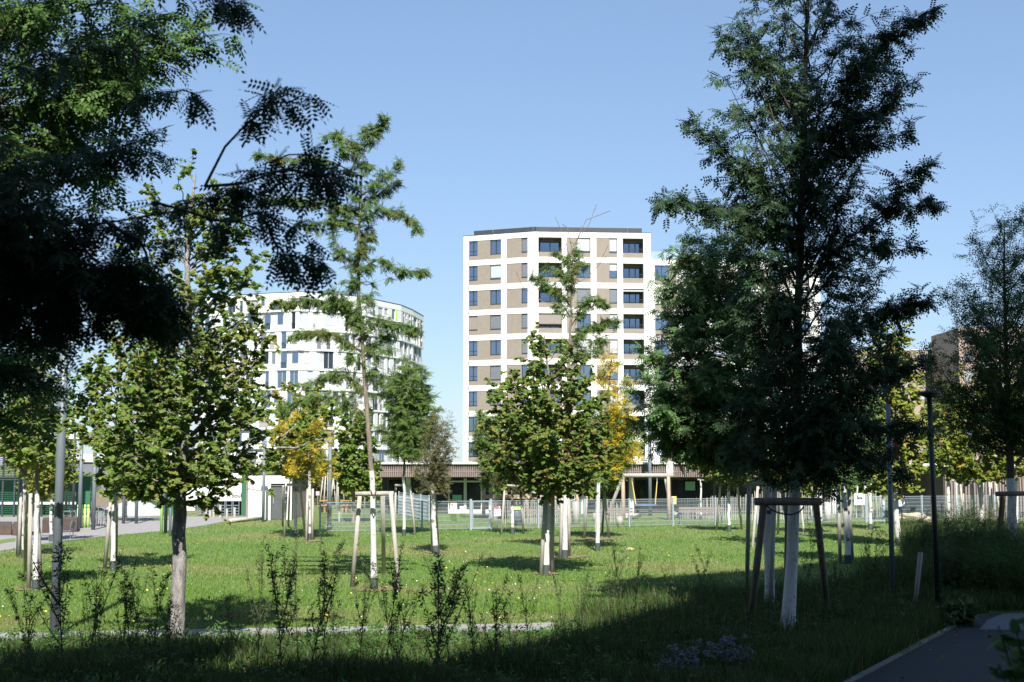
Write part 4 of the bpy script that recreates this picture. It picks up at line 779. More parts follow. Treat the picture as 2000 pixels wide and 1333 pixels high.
# background trees: behind the service building, and in the park to the left of the tower
bgs = [(500, 905, 45), (535, 900, 40), (585, 890, 46), (640, 893, 46), (700, 905, 44), (745, 915, 30), (430, 900, 44), (1840, 880, 60), (1700, 880, 50), (1590, 880, 60), (20, 800, 60), (320, 890, 40)]
lbs = ['behind the left end of the service building', 'behind the service building door', 'behind the golden tree', 'behind the tall grey lamp pole', 'beyond the picnic tables', 'beside the pavilion end wall', 'behind the lettered shelter', 'before the pink block right of the banner', 'before the pink block left of the banner', 'beyond the paling fence under the dark tree', 'above the slatted pavilion', 'above the white annex']
for i, (px_, ty, hw) in enumerate(bgs):
    dd = (105, 112, 118, 108, 100, 104, 115, 120, 118, 110, 100, 112)[i]; by = 1000
    tree('background_tree', 'hazy olive green tree '+lbs[i], dd, [(px_, HOR+CH*F/dd, .12), (px_, (ty+by)/2, .09), (px_, ty+10, .02)], SPR if i % 2 else MAPl, (LM_olive, LM_yg, LM_glt)[i % 3], 1900, env=[(ty, px_-hw*.4, px_+hw*.4), (ty+25, px_-hw, px_+hw), (ty+65, px_-hw, px_+hw), (ty+88, px_-hw*.7, px_+hw*.7)], n_limb=26, tw=14, twl=.9, lsc=2.4, seed=60+i, collar=False, group='trees along the back of the park')
# ================================================================ STAKES
def frame(label, Y, legs, bars, r=.055, m=None, rope=None, group='timber stake frames round the young trees'):
    """legs [(top px,py),(base px,py or None),dY]; bars [((px,py),(px,py),dY)]"""
    m = m or M_stake; base = [G(b[0], b[1]) if b[1] else GX(b[0], Y+dy) for (t, b, dy) in legs]
    root = thing('tree_stakes', label, 'tree stakes', (sum(b.x for b in base)/len(base), sum(b.y for b in base)/len(base), 0), group)
    for (t, b, dy), q in zip(legs, base):
        top = W(t[0], t[1], Y+(q.y-Y)*.55); o = MB().bar((q.x, q.y, -.1), top, r*1.05, r*.95, n=9).build('stake', m, root, True)
    for a, b, dy in bars: MB().bar(W(*a, Y+dy), W(*b, Y+dy), r*1.02, n=9).build('crossbar', m, root, True)
    if rope:
        P = [W(px, py, Y-.12+.0*i) for i, (px, py) in enumerate(rope)]; MB().path(P, .014, 6).build('strap', M_strap, root)
    return root
frame('pale stake frame with one long crossbar around the tall honey locust', 36.0, [((703, 966), (687, 1149), 0), ((763, 962), (780, 1156), 0), ((747, 962), (750, 1120), 1)], [((694, 965), (769, 964), -.05)], .06, rope=[(724, 958), (730, 975), (735, 958)])
frame('dark brown stake frame with thick rounded crossbar in front of the big shaded tree', 25.9, [((1492, 980), (1462, 1236), 0), ((1593, 980), (1618, 1205), 0), ((1540, 975), (1536, 1180), 1)], [((1474, 980), (1604, 980), -.12)], .072, M_stakedk, rope=[(1494, 986), (1510, 998), (1528, 1004), (1545, 1006), (1562, 1000), (1570, 990)])
frame('weathered stake frame in shade just left of the dark brown one', 30.0, [((1463, 945), (1458, 1165), 0), ((1526, 945), (1552, 1120), .3), ((1513, 955), (1503, 1205), -.2)], [((1456, 945), (1526, 945), -.1)], .055, rope=[(1484, 940), (1490, 950)])
frame('dark stake frame at the right edge of the picture beside the fine leaved tree', 36.6, [((1957, 968), (1946, 1080), 0), ((2014, 966), (2030, 1150), 0), ((1962, 968), (1952, 1060), 1)], [((1945, 965), (2020, 964), -.1)], .062, M_stakedk)
frame('three stakes round the young tree nearest the left frame edge', 36.0, [((60, 964), (56, 1152), 0), ((72, 962), (80, 1146), .4), ((49, 964), (50, 1120), .8)], [], .055)
frame('two stakes beside the slim tree behind the dark grey pole', 48.0, [((41, 966), (36, 1088), 0), ((53, 966), (51, 1085), .5)], [((41, 966), (54, 966), .2)], .055)
frame('three tall stakes leaning together left of the mottled maple', 42.4, [((219, 952), (204, 1112), 0), ((223, 955), (218, 1104), .5), ((228, 960), (226, 1095), .8)], [], .06)
frame('leaning stakes round the golden leaved tree', 58.5, [((601, 955), (598, 1058), 0), ((611, 955), (610, 1056), .3), ((586, 950), (597, 1050), 1.)], [], .055)
frame('wide stakes round the white stem left of the golden leaved tree', 61.0, [((560, 950), (555, 1050), 0), ((566, 948), (563, 1028), 2.), ((553, 950), (552, 1026), 3.)], [((560, 947), (590, 947), 0)], .055)
frame('pale stake frame with crossbar around the airy light green locust', 63.0, [((773, 948), (771, 1045), 0), ((801, 948), (811, 1046), 0)], [((771, 948), (802, 949), 0)], .05)
frame('two stakes hugging the thick white stem of the sparse tree', 50.0, [((841, 950), (845, 1080), 0), ((848, 948), (857, 1076), .8)], [], .05)
frame('stake pair around the round maple, left stake pale and right stake brown', 40.8, [((1066, 958), (1056, 1124), 0), ((1080, 955), (1078, 1120), .3), ((1074, 960), (1072, 1116), .8)], [], .06)
frame('short stakes round the sparse honey locust behind the round maple', 47.5, [((1098, 960), (1094, 1092), 0), ((1110, 965), (1112, 1088), .3)], [], .055)
frame('splayed stakes around the small rusty tree before the climbing frame', 63.5, [((986, 948), (979, 1045), 0), ((1016, 950), (1023, 1043), 0)], [((985, 948), (1016, 950), 0)], .05)
frame('splayed pale stakes with crossbar around the locust right of the round maple', 59.5, [((1148, 945), (1141, 1052), 0), ((1178, 938), (1190, 1051), 0), ((1182, 945), (1176, 1040), 2.5)], [((1170, 943), (1192, 943), 2)], .055)
frame('two tall stakes around the low yellow green maple', 66.0, [((1409, 925), (1399, 1037), 0), ((1438, 930), (1449, 1035), 0)], [], .055)
frame('pale stakes lit by sun behind the weathered shaded frame', 56.0, [((1480, 950), (1469, 1070), 0), ((1523, 950), (1519, 1044), 1.5)], [], .055)
frame('pale stakes lit by sun just right of the big shaded trunk', 66.0, [((1561, 950), (1571, 1046), 0), ((1585, 950), (1590, 1020), 1)], [], .05)
frame('pair of stakes beside the twin white stems before the dog sign', 45.2, [((1637, 950), (1641, 1100), 0), ((1657, 955), (1665, 1098), .3)], [], .06)
frame('short stakes around the thin stemmed tree near the basket swing', 80.0, [((1363, 937), (1362, 965), 0), ((1374, 937), (1375, 965), .5)], [((1362, 937), (1375, 938), 0)], .045)
for i, (px_, Y) in enumerate(((1690, 82), (1712, 83), (1740, 80), (1900, 70), (1935, 72), (1870, 76), (660, 96), (712, 98), (640, 97))):
    rnd = random.Random(i); q = GX(px_, Y)
    t = thing('tree_stakes', 'distant stake tripod '+('behind the dog sign', 'right of the dog sign', 'behind the tall sign pole', 'in front of the timber boards', 'near the right edge tree stem', 'left of the timber boards', 'by the picnic tables', 'right of the picnic tables', 'left of the picnic tables')[i], 'tree stakes', (q.x, Y, 0), 'timber stake frames round the young trees')
    tops = []
    for k in range(3):
        a = k*2.1+rnd.random(); p = Vector((q.x+.6*math.cos(a), Y+.6*math.sin(a), 0)); tp = Vector((q.x+.35*math.cos(a), Y+.35*math.sin(a), 2.3)); tops.append(tp); MB().bar(p, tp, .05, n=7).build('stake', M_stake, t, True)
    MB().bar(tops[0], tops[1], .045, n=6).build('crossbar', M_stake, t, True)
    MB().bar((q.x, Y, 0), (q.x, Y, 2.9), .06, .05, n=7).build('stem', M_paint, t, True)
# mulch rings
for i, (px_, py, rx) in enumerate(((732, 1152, .62), (1104, 1088, .75), (1166, 1054, .6), (605, 1058, .5), (852, 1080, .4), (70, 1150, .55), (222, 1108, .5), (1066, 1122, .4))):
    q = G(px_, py); pl = [(q.x+rx*(1+.15*math.sin(3*a+i))*math.cos(a), q.y+rx*1.3*(1+.15*math.cos(2*a+i))*math.sin(a)) for a in np.linspace(0, 6.1, 20)]
    sheet('bare_earth_patch', pl, .028, M_soil)
    n_ = 260; a = RS.rand(n_)*6.28; r_ = np.sqrt(RS.rand(n_))*rx*1.15
# ================================================================ POLES, LAMPS
def pole(name, label, px, Y, ztop, r, m, cat='pole', group=None, base=None, pxt=None, extra=None, foot=False):
    q = GX(px, Y); tx_ = W(pxt, 900, Y).x if pxt is not None else q.x
    root = thing(name, label, cat, q, group); MB().bar((q.x, Y, -.05), (tx_, Y, ztop), r, r*.9, n=14).build('pole', m, root, True)
    if foot: MB().bar((q.x, Y, 0), (q.x, Y, .28), r*1.08, n=14).build('foot_sleeve', M_roofdark, root, True)
    if extra: extra(root, tx_, Y, ztop)
    return root
def disc_head(root, x, Y, z):
    MB().bar((x, Y, z-.05), (x, Y, z+.02), .06, .25, n=20).bar((x, Y, z+.02), (x, Y, z+.09), .27, .25, n=20).build('lamp_head', M_poledark, root, True)
def arm_head(root, x, Y, z):
    MB().bar((x, Y, z-.62), (x+.3, Y-.1, z-.55), .03, n=6).build('arm', M_pole, root); MB().bar((x+.3, Y-.1, z-.55), (x+.3+.0, Y-.1, z-.46), .30, .1, n=14).build('lamp_head', M_pole, root, True)
def small_head(root, x, Y, z): MB().box(x-.35, x+.02, Y-.1, Y+.1, z, z+.07).build('lamp_head', M_pole, root)
pole('lamp_post', 'thick grey lamp post at the left, close to the narrow path', 106, 26.5, 7.0, .09, M_pole, 'lamp post', pxt=121, foot=False, extra=disc_head)
pole('lamp_post', 'dark grey lamp post standing alone on the lawn left of the tall honey locust', 643, 68.0, W(645, 855, 68).z, .10, M_pole, 'lamp post', foot=True, extra=small_head)
pole('lamp_post', 'slim grey lamp post in front of the white service building', 514, 77, W(515, 868, 77).z, .085, M_pole, 'lamp post', extra=small_head)
pole('lamp_post', 'grey lamp post with a small tilted lamp arm beside the basket swing', 1270, 86, W(1268, 832, 86).z, .11, M_pole, 'lamp post', extra=arm_head)
pole('lamp_post', 'black lamp post with flat disc head in the shaded verge at the right', 1833, 31, W(1820, 773, 31).z, .062, M_poledark, 'lamp post', pxt=1818, extra=disc_head)
def banner(root, x, Y, z):
    zb, z1 = W(1745, 893, Y).z, W(1745, 848, Y).z; xa, xb = x+.02, x+.02+18*Y/F
    o = MB().box(xa, xb, Y-.02, Y+.0, zb, z1).build('red_banner', M_red, root)
    b = MB(); w_ = xb-xa; hgt = z1-zb
    for k in range(3):
        zc = zb+hgt*(.32+.2*k); b.box(xa+w_*.15, xa+w_*.2, Y-.024, Y-.021, zc-.04, zc+.04).box(xa+w_*.2, xa+w_*.38, Y-.024, Y-.021, zc+.02, zc+.04).box(xa+w_*.2, xa+w_*.38, Y-.024, Y-.021, zc-.04, zc-.02)
    b.build('banner_marks', M_signwhite, o)
pole('sign_pole', 'grey pole carrying a small brick red banner, right of the dark tree', 1744, 33, W(1736, 790, 33).z, .062, M_pole, 'sign pole', pxt=1737, extra=banner)
def wsign(root, x, Y, z): MB().box(x+.0, x+.22, Y-.05, Y-.02, z-.62, z-.1).build('white_sign', M_signwhite, root); MB().box(x-.16, x-.05, Y-.05, Y-.02, z-.6, z-.1).build('pale_panel', M_wgrey, root)
pole('sign_pole', 'thin light pole with a blank white sign above the playground swing', 1308, 80, W(1308, 903, 80).z, .05, M_steel, 'sign pole', extra=wsign)
for i, (px_, by, r_, m_, lb) in enumerate(((155, 1031, .10, M_pole, 'dark blue grey post right of the thick lamp post'), (36, 1085, .085, M_pole, 'dark blue grey post behind the leaning stakes at the left edge'), (182, 1034, .10, M_pole, 'grey post beside the café chairs'), (241, 1022, .085, M_pole, 'grey post right of the parked car'), (266, 1022, .085, M_pole, 'grey post in front of the ramp wall'),
        (315, 1043, .06, M_lime, 'light green post at the edge of the paving'), (323, 1040, .085, M_pole, 'dark post right beside the light green one'), (332, 1046, .06, M_steel, 'pale steel post next to the mottled trunk'), (128, 1010, .07, M_roofdark, 'black post of the slatted pavilion row'), (142, 1012, .07, M_roofdark, 'second black post right of the slatted pavilion'))):
    Y = CH*F/(by-HOR); pole('tall_post', lb, px_, Y, W(px_, 850+(i % 3)*6, Y).z+.3, r_, m_, 'post')
q = G(1786, 1192); tq = W(1798, 1079, q.y); st = MB().bar(q, tq, .055, n=9); single(st, 'timber_post', M_stake, q, 'short leaning pale post standing alone in the shaded verge', 'post', smooth=True)
st = thing('litter_bin', 'dark litter bin with lime green label behind the fence', 'litter bin', GX(1009, 73))
q = GX(1009, 73); MB().bar(q, q+Vector((0, 0, 1.0)), .30, n=14).build('body', mat('bin_plastic', (.06, .075, .10), .6), st, True); MB().bar(q+Vector((0, 0, 1.0)), q+Vector((0, 0, 1.1)), .31, .27, n=14).build('lid', M_poledark, st, True); MB().box(q.x-.2, q.x+.2, 72.66, 72.69, .82, .99).build('label_plate', M_lime, st)
# ================================================================ FENCE
FA, FB = GX(920, 68.0), GX(1692, 76.2); fu = (FB-FA).normalized(); fnn = Vector((fu.y, -fu.x, 0)); FHt = 1.42; Lf = (FB-FA).length
fence = thing('mesh_fence', 'galvanised rod mesh fence between the lawn and the playground', 'fence', (FA.x, FA.y, 0))
def panel_mesh(Lp, H=FHt, z0=.04):
    b = MB(); x = .03
    while x < Lp-.02: b.fbox((0, 0, 0), (1, 0, 0), (0, 1, 0), x, x+.008, -.004, .004, z0, H-.02); x += .058
    z = z0+.04
    while z < H:
        b.fbox((0, 0, 0), (1, 0, 0), (0, 1, 0), .01, Lp-.01, .005, .013, z, z+.012); z += .2
    b.fbox((0, 0, 0), (1, 0, 0), (0, 1, 0), .01, Lp-.01, .005, .017, H-.025, H-.005)
    return b.mesh('mesh_panel')
ang = math.atan2(fu.y, fu.x); pmesh = panel_mesh(2.5); pstm = MB().box(-.04, .04, -.03, .05, 0, FHt+.04).mesh('fence_post')
def run(P, ang_, n, Lp=2.5, me=None, root=None, first=True):
    d_ = Vector((math.cos(ang_), math.sin(ang_), 0)); root = root or fence
    for k in range(n):
        p = P+d_*(Lp*k); o = link('mesh_panel', me or pmesh, M_steel, root, p-root.location); o.rotation_euler = (0, 0, ang_); o['kind'] = 'stuff'
        if k or first: o = link('fence_post', pstm, M_steel, root, p-root.location); o.rotation_euler = (0, 0, ang_)
    o = link('fence_post', pstm, M_steel, root, P+d_*(Lp*n)-root.location); o.rotation_euler = (0, 0, ang_)
gL = 1.05
run(FA-fu*7.5, ang, 3); run(FA+fu*gL, ang, 8); rest = Lf-gL-20
run(FA+fu*(gL+20), ang, 1, rest, panel_mesh(rest), first=False); run(FB+fu*1.2, ang, 4)
run(GX(838, 78), math.pi*.5+.25, 4); run(GX(838, 78), math.pi+.1, 2)
def gate(P, label, Lg=gL):
    g = thing('fence_gate', label, 'gate', (P.x, P.y, 0), 'gates in the mesh fence'); b = MB(); X, Yv = (1, 0, 0), (0, 1, 0); o0 = (0, 0, 0)
    b.fbox(o0, X, Yv, .06, .11, -.02, .03, .06, FHt).fbox(o0, X, Yv, Lg-.13, Lg-.08, -.02, .03, .06, FHt).fbox(o0, X, Yv, .11, Lg-.13, -.02, .03, FHt-.05, FHt).fbox(o0, X, Yv, .11, Lg-.13, -.02, .03, .06, .11)
    o = link('gate_frame', b.mesh('gate_frame'), M_steel, g); o.rotation_euler = (0, 0, ang)
    o = link('mesh_panel', panel_mesh(Lg-.24, FHt-.05, .1), M_steel, g, fu*.12); o.rotation_euler = (0, 0, ang); o['kind'] = 'stuff'
    for s_ in (-.02, Lg-.03): o = link('gate_post', MB().box(-.05, .05, -.05, .05, 0, FHt+.08).mesh('gate_post'), M_steel, g, fu*s_); o.rotation_euler = (0, 0, ang)
    o = link('lock_box', MB().box(-.05, .05, -.08, -.03, .95, 1.15).mesh('lock_box'), M_wgrey, g, fu*(Lg-.1)); o.rotation_euler = (0, 0, ang)
gate(FA, 'narrow steel mesh gate left of the maroon headed notice'); gate(FB, 'steel mesh gate right beside the dog sign', 1.2)
def board(name, label, pxl, pxr, pyt, pyb, Y, m, cat='sign', parts=None, pole_=False):
    a, b = W(pxl, pyb, Y), W(pxr, pyt, Y); r = thing(name, label, cat, (a.x, Y, 0 if pole_ else a.z)); MB().box(a.x, b.x, Y-.02, Y, a.z, b.z).build('board', m, r)
    if pole_: MB().box((a.x+b.x)/2-.03, (a.x+b.x)/2+.03, Y+.001, Y+.05, 0, b.z).build('post', M_pole, r)
    if parts: parts(r, a, b, Y-.021)
    return r
def maroon(r, a, b, Y):
    h = b.z-a.z; w_ = b.x-a.x; MB().box(a.x, b.x, Y-.004, Y, b.z-h*.28, b.z).build('maroon_header', M_maroon, r)
    MB().bar((b.x-w_*.2, Y-.005, b.z-h*.14), (b.x-w_*.2, Y-.008, b.z-h*.14), w_*.11, n=14).build('round_emblem', M_signwhite, r)
    k = MB().box(a.x+w_*.08, a.x+w_*.6, Y-.007, Y-.005, b.z-h*.19, b.z-h*.1); k.build('header_mark', mat('pink_print', (.55, .25, .35), .6), r)
    m_ = MB()
    for i, (fx, fz) in enumerate(((.6, .22), (.6, .34), (.65, .47), (.2, .18), (.6, .12))): m_.box(a.x+w_*fx, a.x+w_*(fx+.1), Y-.003, Y, a.z+h*fz, a.z+h*(fz+.06))
    m_.build('small_pictograms', M_black, r)
board('park_notice', 'white park rules notice with maroon header right of the narrow gate', 964.5, 978, 988, 1008.5, 68.6, M_signwhite, parts=maroon, pole_=True)
board('park_notice', 'white park rules notice with maroon header beside the leaning white trunk at the right', 1755.5, 1767, 968, 990, 76, M_signwhite, parts=maroon, pole_=True)
def dog(r, a, b, Y):
    w_ = b.x-a.x; h = b.z-a.z; O = Vector((a.x, Y, a.z))
    pts = [(.16, .80), (.17, .84), (.25, .83), (.27, .86), (.33, .85), (.36, .82), (.40, .86), (.41, .78), (.38, .70), (.42, .67), (.72, .68), (.78, .73), (.80, .71), (.78, .64), (.83, .50), (.84, .36), (.80, .36), (.79, .47), (.72, .53), (.72, .37), (.67, .37), (.68, .54), (.42, .54), (.41, .46), (.40, .36), (.36, .36), (.35, .45), (.30, .54), (.25, .46), (.20, .46), (.26, .60), (.30, .72), (.22, .74)]
    MB().slab(O, Vector((1, 0, 0)), Vector((0, -1, 0)), [(x*w_, z*h) for x, z in pts], 0, .004).build('dog_pictogram', M_black, r)
    MB().box(a.x+w_*.2, a.x+w_*.85, Y-.003, Y, a.z+h*.18, a.z+h*.23).box(a.x+w_*.3, a.x+w_*.75, Y-.003, Y, a.z+h*.11, a.z+h*.14).build('text_lines', M_wgrey, r)
    MB().box(b.x+.001, b.x+.03, Y, Y+.02, a.z, b.z).box(a.x-.03, a.x-.001, Y, Y+.02, a.z+.03, b.z).build('turquoise_edge', M_turq, r)
board('dog_zone_sign', 'white sign with a black dog silhouette on the mesh fence', 1669, 1688, 964.5, 986.5, 75.8, M_signwhite, parts=dog)
def orange(r, a, b, Y):
    m_ = MB(); w_ = b.x-a.x
    for k in range(5): m_.bar((a.x+w_*(.15+.07*k), Y-.002, b.z-.05-.04*(k % 3)), (a.x+w_*(.15+.07*k), Y-.006, b.z-.05-.04*(k % 3)), .035, n=8)
    m_.build('orange_print', M_orange, r)
board('fence_poster', 'tall white poster with an orange corner motif on the mesh fence', 880, 892.5, 983, 1002.5, 67.3, M_signwhite, parts=orange)
def stripe(r, a, b, Y): MB().box(a.x, b.x, Y-.003, Y, b.z-.1, b.z-.065).build('black_stripe', M_black, r)
board('fence_poster', 'small white poster with a black stripe near the narrow gate', 898, 910, 989, 999, 67.5, M_signwhite, parts=stripe)
board('yellow_board', 'small pale yellow board by the left end of the paling fence', 1311.5, 1321, 970, 985, 80, mat('pale_yellow_panel', (.70, .62, .18), .7), cat='board')
board('red_sign', 'tiny red and white sign beyond the service building', 617, 624, 960, 968, 100, mat('red_white_sign', (.75, .35, .38), .6), pole_=True)
board('pink_sign', 'tiny pink sign on a thin post near the parked car', 144.5, 148.5, 961, 969.5, 86, mat('pink_sign_face', (.80, .35, .42), .6), pole_=True)
# paling fences
def paling(label, xs_, tops, base_y, Y0, Y1, seed, rails=True):
    r = random.Random(seed); root = thing('paling_fence', label, 'fence', GX(xs_[0], Y0), 'chestnut paling fences of the playground'); n = int((xs_[1]-xs_[0])/3.6); O0 = GX(xs_[0], Y0); m = [MB().bar((0, 0, -.05), (.02*k, 0, 1), .028+.004*k, .018, n=5).mesh('paling') for k in (-1, 0, 1, 2)]
    for k in range(n):
        t = k/(n-1); px = xs_[0]+(xs_[1]-xs_[0])*t+r.uniform(-.6, .6); Y = Y0+(Y1-Y0)*t; q = GX(px, Y); top = W(px, tops[0]+(tops[1]-tops[0])*t+r.uniform(-3.5, 3.5), Y).z
        o = link('paling', r.choice(m), M_stake, root, q-O0); o.scale = (1, 1, top); o.rotation_euler = (0, r.uniform(-.04, .04), r.random()*6)
    a, b = GX(xs_[0], Y0), GX(xs_[1], Y1); w_ = MB()
    for z in (.35, .95): w_.bar(a+Vector((0, .03, z)), b+Vector((0, .03, z)), .012, n=4)
    w_.build('wire', M_strap, root)
paling('paling fence of thin split stakes around the climbing frame, left part', (984, 1130), (978, 978), 1028, 75, 77, 1); paling('paling fence section behind the splayed stakes right of the round maple', (1172, 1216), (978, 982), 1028, 76, 77, 2)
paling('long uneven paling fence between the basket swing and the dark tree', (1334, 1470), (976, 966), 1015, 82, 80, 3); paling('paling fence continuing behind the big shaded trunk', (1474, 1606), (962, 960), 1012, 80, 80, 4); paling('paling fence section behind the dog sign and gate', (1612, 1752), (962, 965), 1012, 82, 84, 5)
# benches, planks
def bench(label, pxl, pxr, Y, m, group='slatted park benches', back=True, zs=.45):
    a, b = GX(pxl, Y), GX(pxr, Y); r = thing('park_bench', label, 'bench', a, group)
    for k in range(3): MB().box(a.x, b.x, Y+.13*k, Y+.13*k+.1, zs, zs+.04).build('seat_slat', m, r)
    if back:
        for k in range(2): MB().box(a.x, b.x, Y-.06, Y-.02, zs+.18+.16*k, zs+.3+.16*k).build('back_slat', m, r)
    n = max(2, int((b.x-a.x)/1.5)+1)
    for k in range(n):
        x = a.x+.06+(b.x-a.x-.16)*k/(n-1); MB().box(x, x+.05, Y-.018, Y+.4, 0, zs-.002).build('leg', M_pole, r)
bench('long grey bench behind the mesh fence left of the round maple trunk', 1030, 1096, 71.5, M_slat); bench('long grey bench behind the mesh fence under the swing', 1176, 1236, 73.5, M_slat); bench('grey bench behind the mesh fence in front of the long paling fence', 1326, 1414, 74.5, M_slat)
for i, (a_, b_) in enumerate(((623, 640), (666, 682), (684, 704))):
    Y = 92; A_, B_ = GX(a_, Y), GX(b_, Y); t = thing('picnic_table', ('orange brown picnic table left of the lamp pole', 'orange brown picnic table right of the lamp pole', 'long orange brown picnic table farthest right of the group')[i], 'picnic table', A_, 'timber picnic tables'); m_ = mat('orange_timber', (.38, .20, .09), .8, .15, 4)
    MB().box(A_.x, B_.x, Y, Y+.7, .72, .78).build('tabletop', m_, t); MB().box(A_.x, B_.x, Y-.5, Y-.25, .42, .47).build('bench_board', m_, t); MB().box(A_.x+.1, A_.x+.2, Y-.4, Y+.6, 0, .415).box(B_.x-.2, B_.x-.1, Y-.4, Y+.6, 0, .415).box(A_.x+.1, A_.x+.2, Y+.2, Y+.5, .416, .719).box(B_.x-.2, B_.x-.1, Y+.2, Y+.5, .416, .719).build('trestle', m_, t)
# swing
SYw = 80.0; zb = W(1250, 929, SYw).z; xa, xb = GX(1217, SYw).x, GX(1306, SYw).x
sw = thing('basket_swing', 'timber playground swing with a blue basket seat on yellow ropes', 'swing', ((xa+xb)/2, SYw, 0))
MB().bar((xa-.3, SYw, zb), (xb+.3, SYw, zb), .12, n=10).build('top_beam', M_stake, sw, True)
for x, dx in ((xa, -.9), (xb, .35)):
    MB().bar((x, SYw-.3, 0), (x, SYw, zb+.15), .13, .10, n=9).build('post', M_wood, sw, True); MB().bar((x+dx, SYw+.8, 0), (x+(.05 if dx < 0 else -.2), SYw+.05, zb+.1), .11, .09, n=9).build('slanting_post', M_stake, sw, True)
cx_ = (GX(1241, SYw).x+GX(1280, SYw).x)/2; zk = W(1260, 987, SYw).z
bs = MB(); N_ = 24; rb = .62
ringp = [(cx_+rb*math.cos(t), SYw+rb*math.sin(t), zk) for t in np.linspace(0, 2*math.pi, N_+1)]; bs.path(ringp, .06, 6); bk = bs.build('basket_ring', mat('blue_basket', (.07, .12, .24), .7), sw)
nb = MB()
for k in range(-4, 5): h_ = math.sqrt(max(.01, rb*rb-(k*.14)**2)); nb.bar((cx_+k*.14, SYw-h_, zk), (cx_+k*.14, SYw+h_, zk), .012, n=3).bar((cx_-h_, SYw+k*.14, zk-.01), (cx_+h_, SYw+k*.14, zk-.01), .012, n=3)
nb.build('basket_net', M_strap, sw)
for x, s_ in ((GX(1235, SYw).x, -1), (GX(1284, SYw).x, 1)):
    kz = zb-.35; MB().bar((x, SYw, zb), (x, SYw, kz), .02, n=5).build('shackle', M_steel, sw)
    for t in (-.5, .5): MB().bar((x, SYw, kz), (cx_+s_*rb*math.cos(t), SYw+rb*math.sin(t), zk), .022, n=5).build('rope', M_rope, sw)
# climbing frame
CYf = 82.0; cf = thing('climbing_frame', 'timber climbing frame with deck, steel slide and rope net under the round maple', 'climbing frame', GX(1000, CYf))
for px_, h_, dy in ((945, 2.3, 0), (958, 2.6, 1.5), (974, 2.35, 0), (988, 2.5, 1.5), (1028, 2.2, 0), (1044, 2.3, 1.5), (1056, 2.1, 0), (1070, 2.2, 1.2), (1084, 2.2, 0), (1128, 1.95, 0)):
    q = GX(px_, CYf+dy); MB().bar(q, q+Vector((0, 0, h_)), .11, n=8).build('post', M_wood, cf, True)
dz_ = W(1000, 971, CYf).z; a_, b_ = GX(942, CYf).x, GX(1088, CYf).x
MB().box(a_, b_, CYf-.15, CYf+.02, dz_-.1, dz_+.06).box(a_, b_, CYf+1.4, CYf+1.6, dz_-.1, dz_+.06).build('beam', M_wood, cf); 
x = a_
while x < b_-.1: MB().box(x, x+.12, CYf-.1, CYf+1.5, dz_+.062, dz_+.1).build('deck_board', M_wood, cf); x += .14
MB().bar((GX(942, CYf).x, CYf, W(942, 946, CYf).z), (GX(980, CYf).x, CYf, W(980, 945, CYf).z), .06).bar((GX(1028, CYf).x, CYf, dz_+.7), (GX(1088, CYf).x, CYf, dz_+.7), .06).build('rail', M_wood, cf, True)
s0, s1 = W(1036, 961, CYf-.6), W(1061, 977, CYf-1.4); sd = MB(); dv_ = (s1-s0).normalized(); sidev = Vector((.15, .98, 0))
for off_, hh_ in ((0, .0), (.28, .0)): sd.bar(s0+sidev*off_+Vector((0, 0, .06)), s1+sidev*off_+Vector((0, 0, .06)), .045, n=6)
i_ = len(sd.v); sd.v += [tuple(s0), tuple(s1), tuple(s1+sidev*.28), tuple(s0+sidev*.28)]; sd.f.append((i_, i_+1, i_+2, i_+3)); sd.build('slide', M_steel, cf)
nt_ = MB(); n0, n1 = GX(1086, CYf).x, GX(1128, CYf).x
for k in range(6): z = .5+.25*k; pts_ = [(n0+(n1-n0)*t, CYf, z+(.35*(abs(t-.5)*2)**2)*(.4+k*.12)) for t in np.linspace(0, 1, 8)]; nt_.path(pts_, .02, 4)
for k in range(1, 8): x = n0+(n1-n0)*k/8; nt_.bar((x, CYf, .45), (x, CYf, 1.95), .016, n=4)
nt_.build('rope_net', M_ropegrey, cf)
# stumps, logs, rocks
def rock(label, px, py, sx, sy, sz, seed, m=M_stone, name='boulder', grp='sandstone boulders behind the fence'):
    q = G(px, py); r = np.random.RandomState(seed); import bmesh
    bm = bmesh.new(); bmesh.ops.create_icosphere(bm, subdivisions=3, radius=1); ph = r.rand(6)*6
    for v in bm.verts:
        c = v.co; k = 1+.22*math.sin(2.3*c.x+ph[0])*math.cos(2.1*c.y+ph[1])+.12*math.sin(5*c.z+ph[2]+3*c.x)+.05*math.sin(11*c.x+ph[3])*math.sin(9*c.y+ph[4]); c *= k; c.z = max(c.z, -.25); c.x *= sx; c.y *= sy; c.z *= sz
    me = bpy.data.meshes.new(name); bm.to_mesh(me); bm.free(); return tag(link(name, me, m, None, (q.x, q.y, .1*sz)), label, 'rock', grp)
rock('long low sandstone boulder right of the maroon headed notice', 1776, 1012, .9, .7, .42, 1); rock('larger sandstone boulder behind the black lamp post', 1812, 1010, 1.0, .8, .55, 2); rock('small brown boulder at the foot of the black lamp post', 1808, 1020, .5, .4, .25, 3)
def lying(label, p, q, r, m=None): a, b = G(*p), G(*q); return single(MB().bar(a+Vector((0, 0, r)), b+Vector((0, 0, r)), r, r*.8, n=10), 'lying_log', m or M_stake, a, label, 'log', smooth=True)
lying('pale log lying at the paving edge before the service building', (449, 1022), (515, 1016), .12); lying('short bright log lying behind the fence below the swing', (1214, 1016), (1249, 1012), .17, mat('peeled_log', (.66, .60, .50), .8, .1, 4)); lying('long weathered log lying behind the fence near the paling fence', (1318, 1012), (1400, 1007), .2)
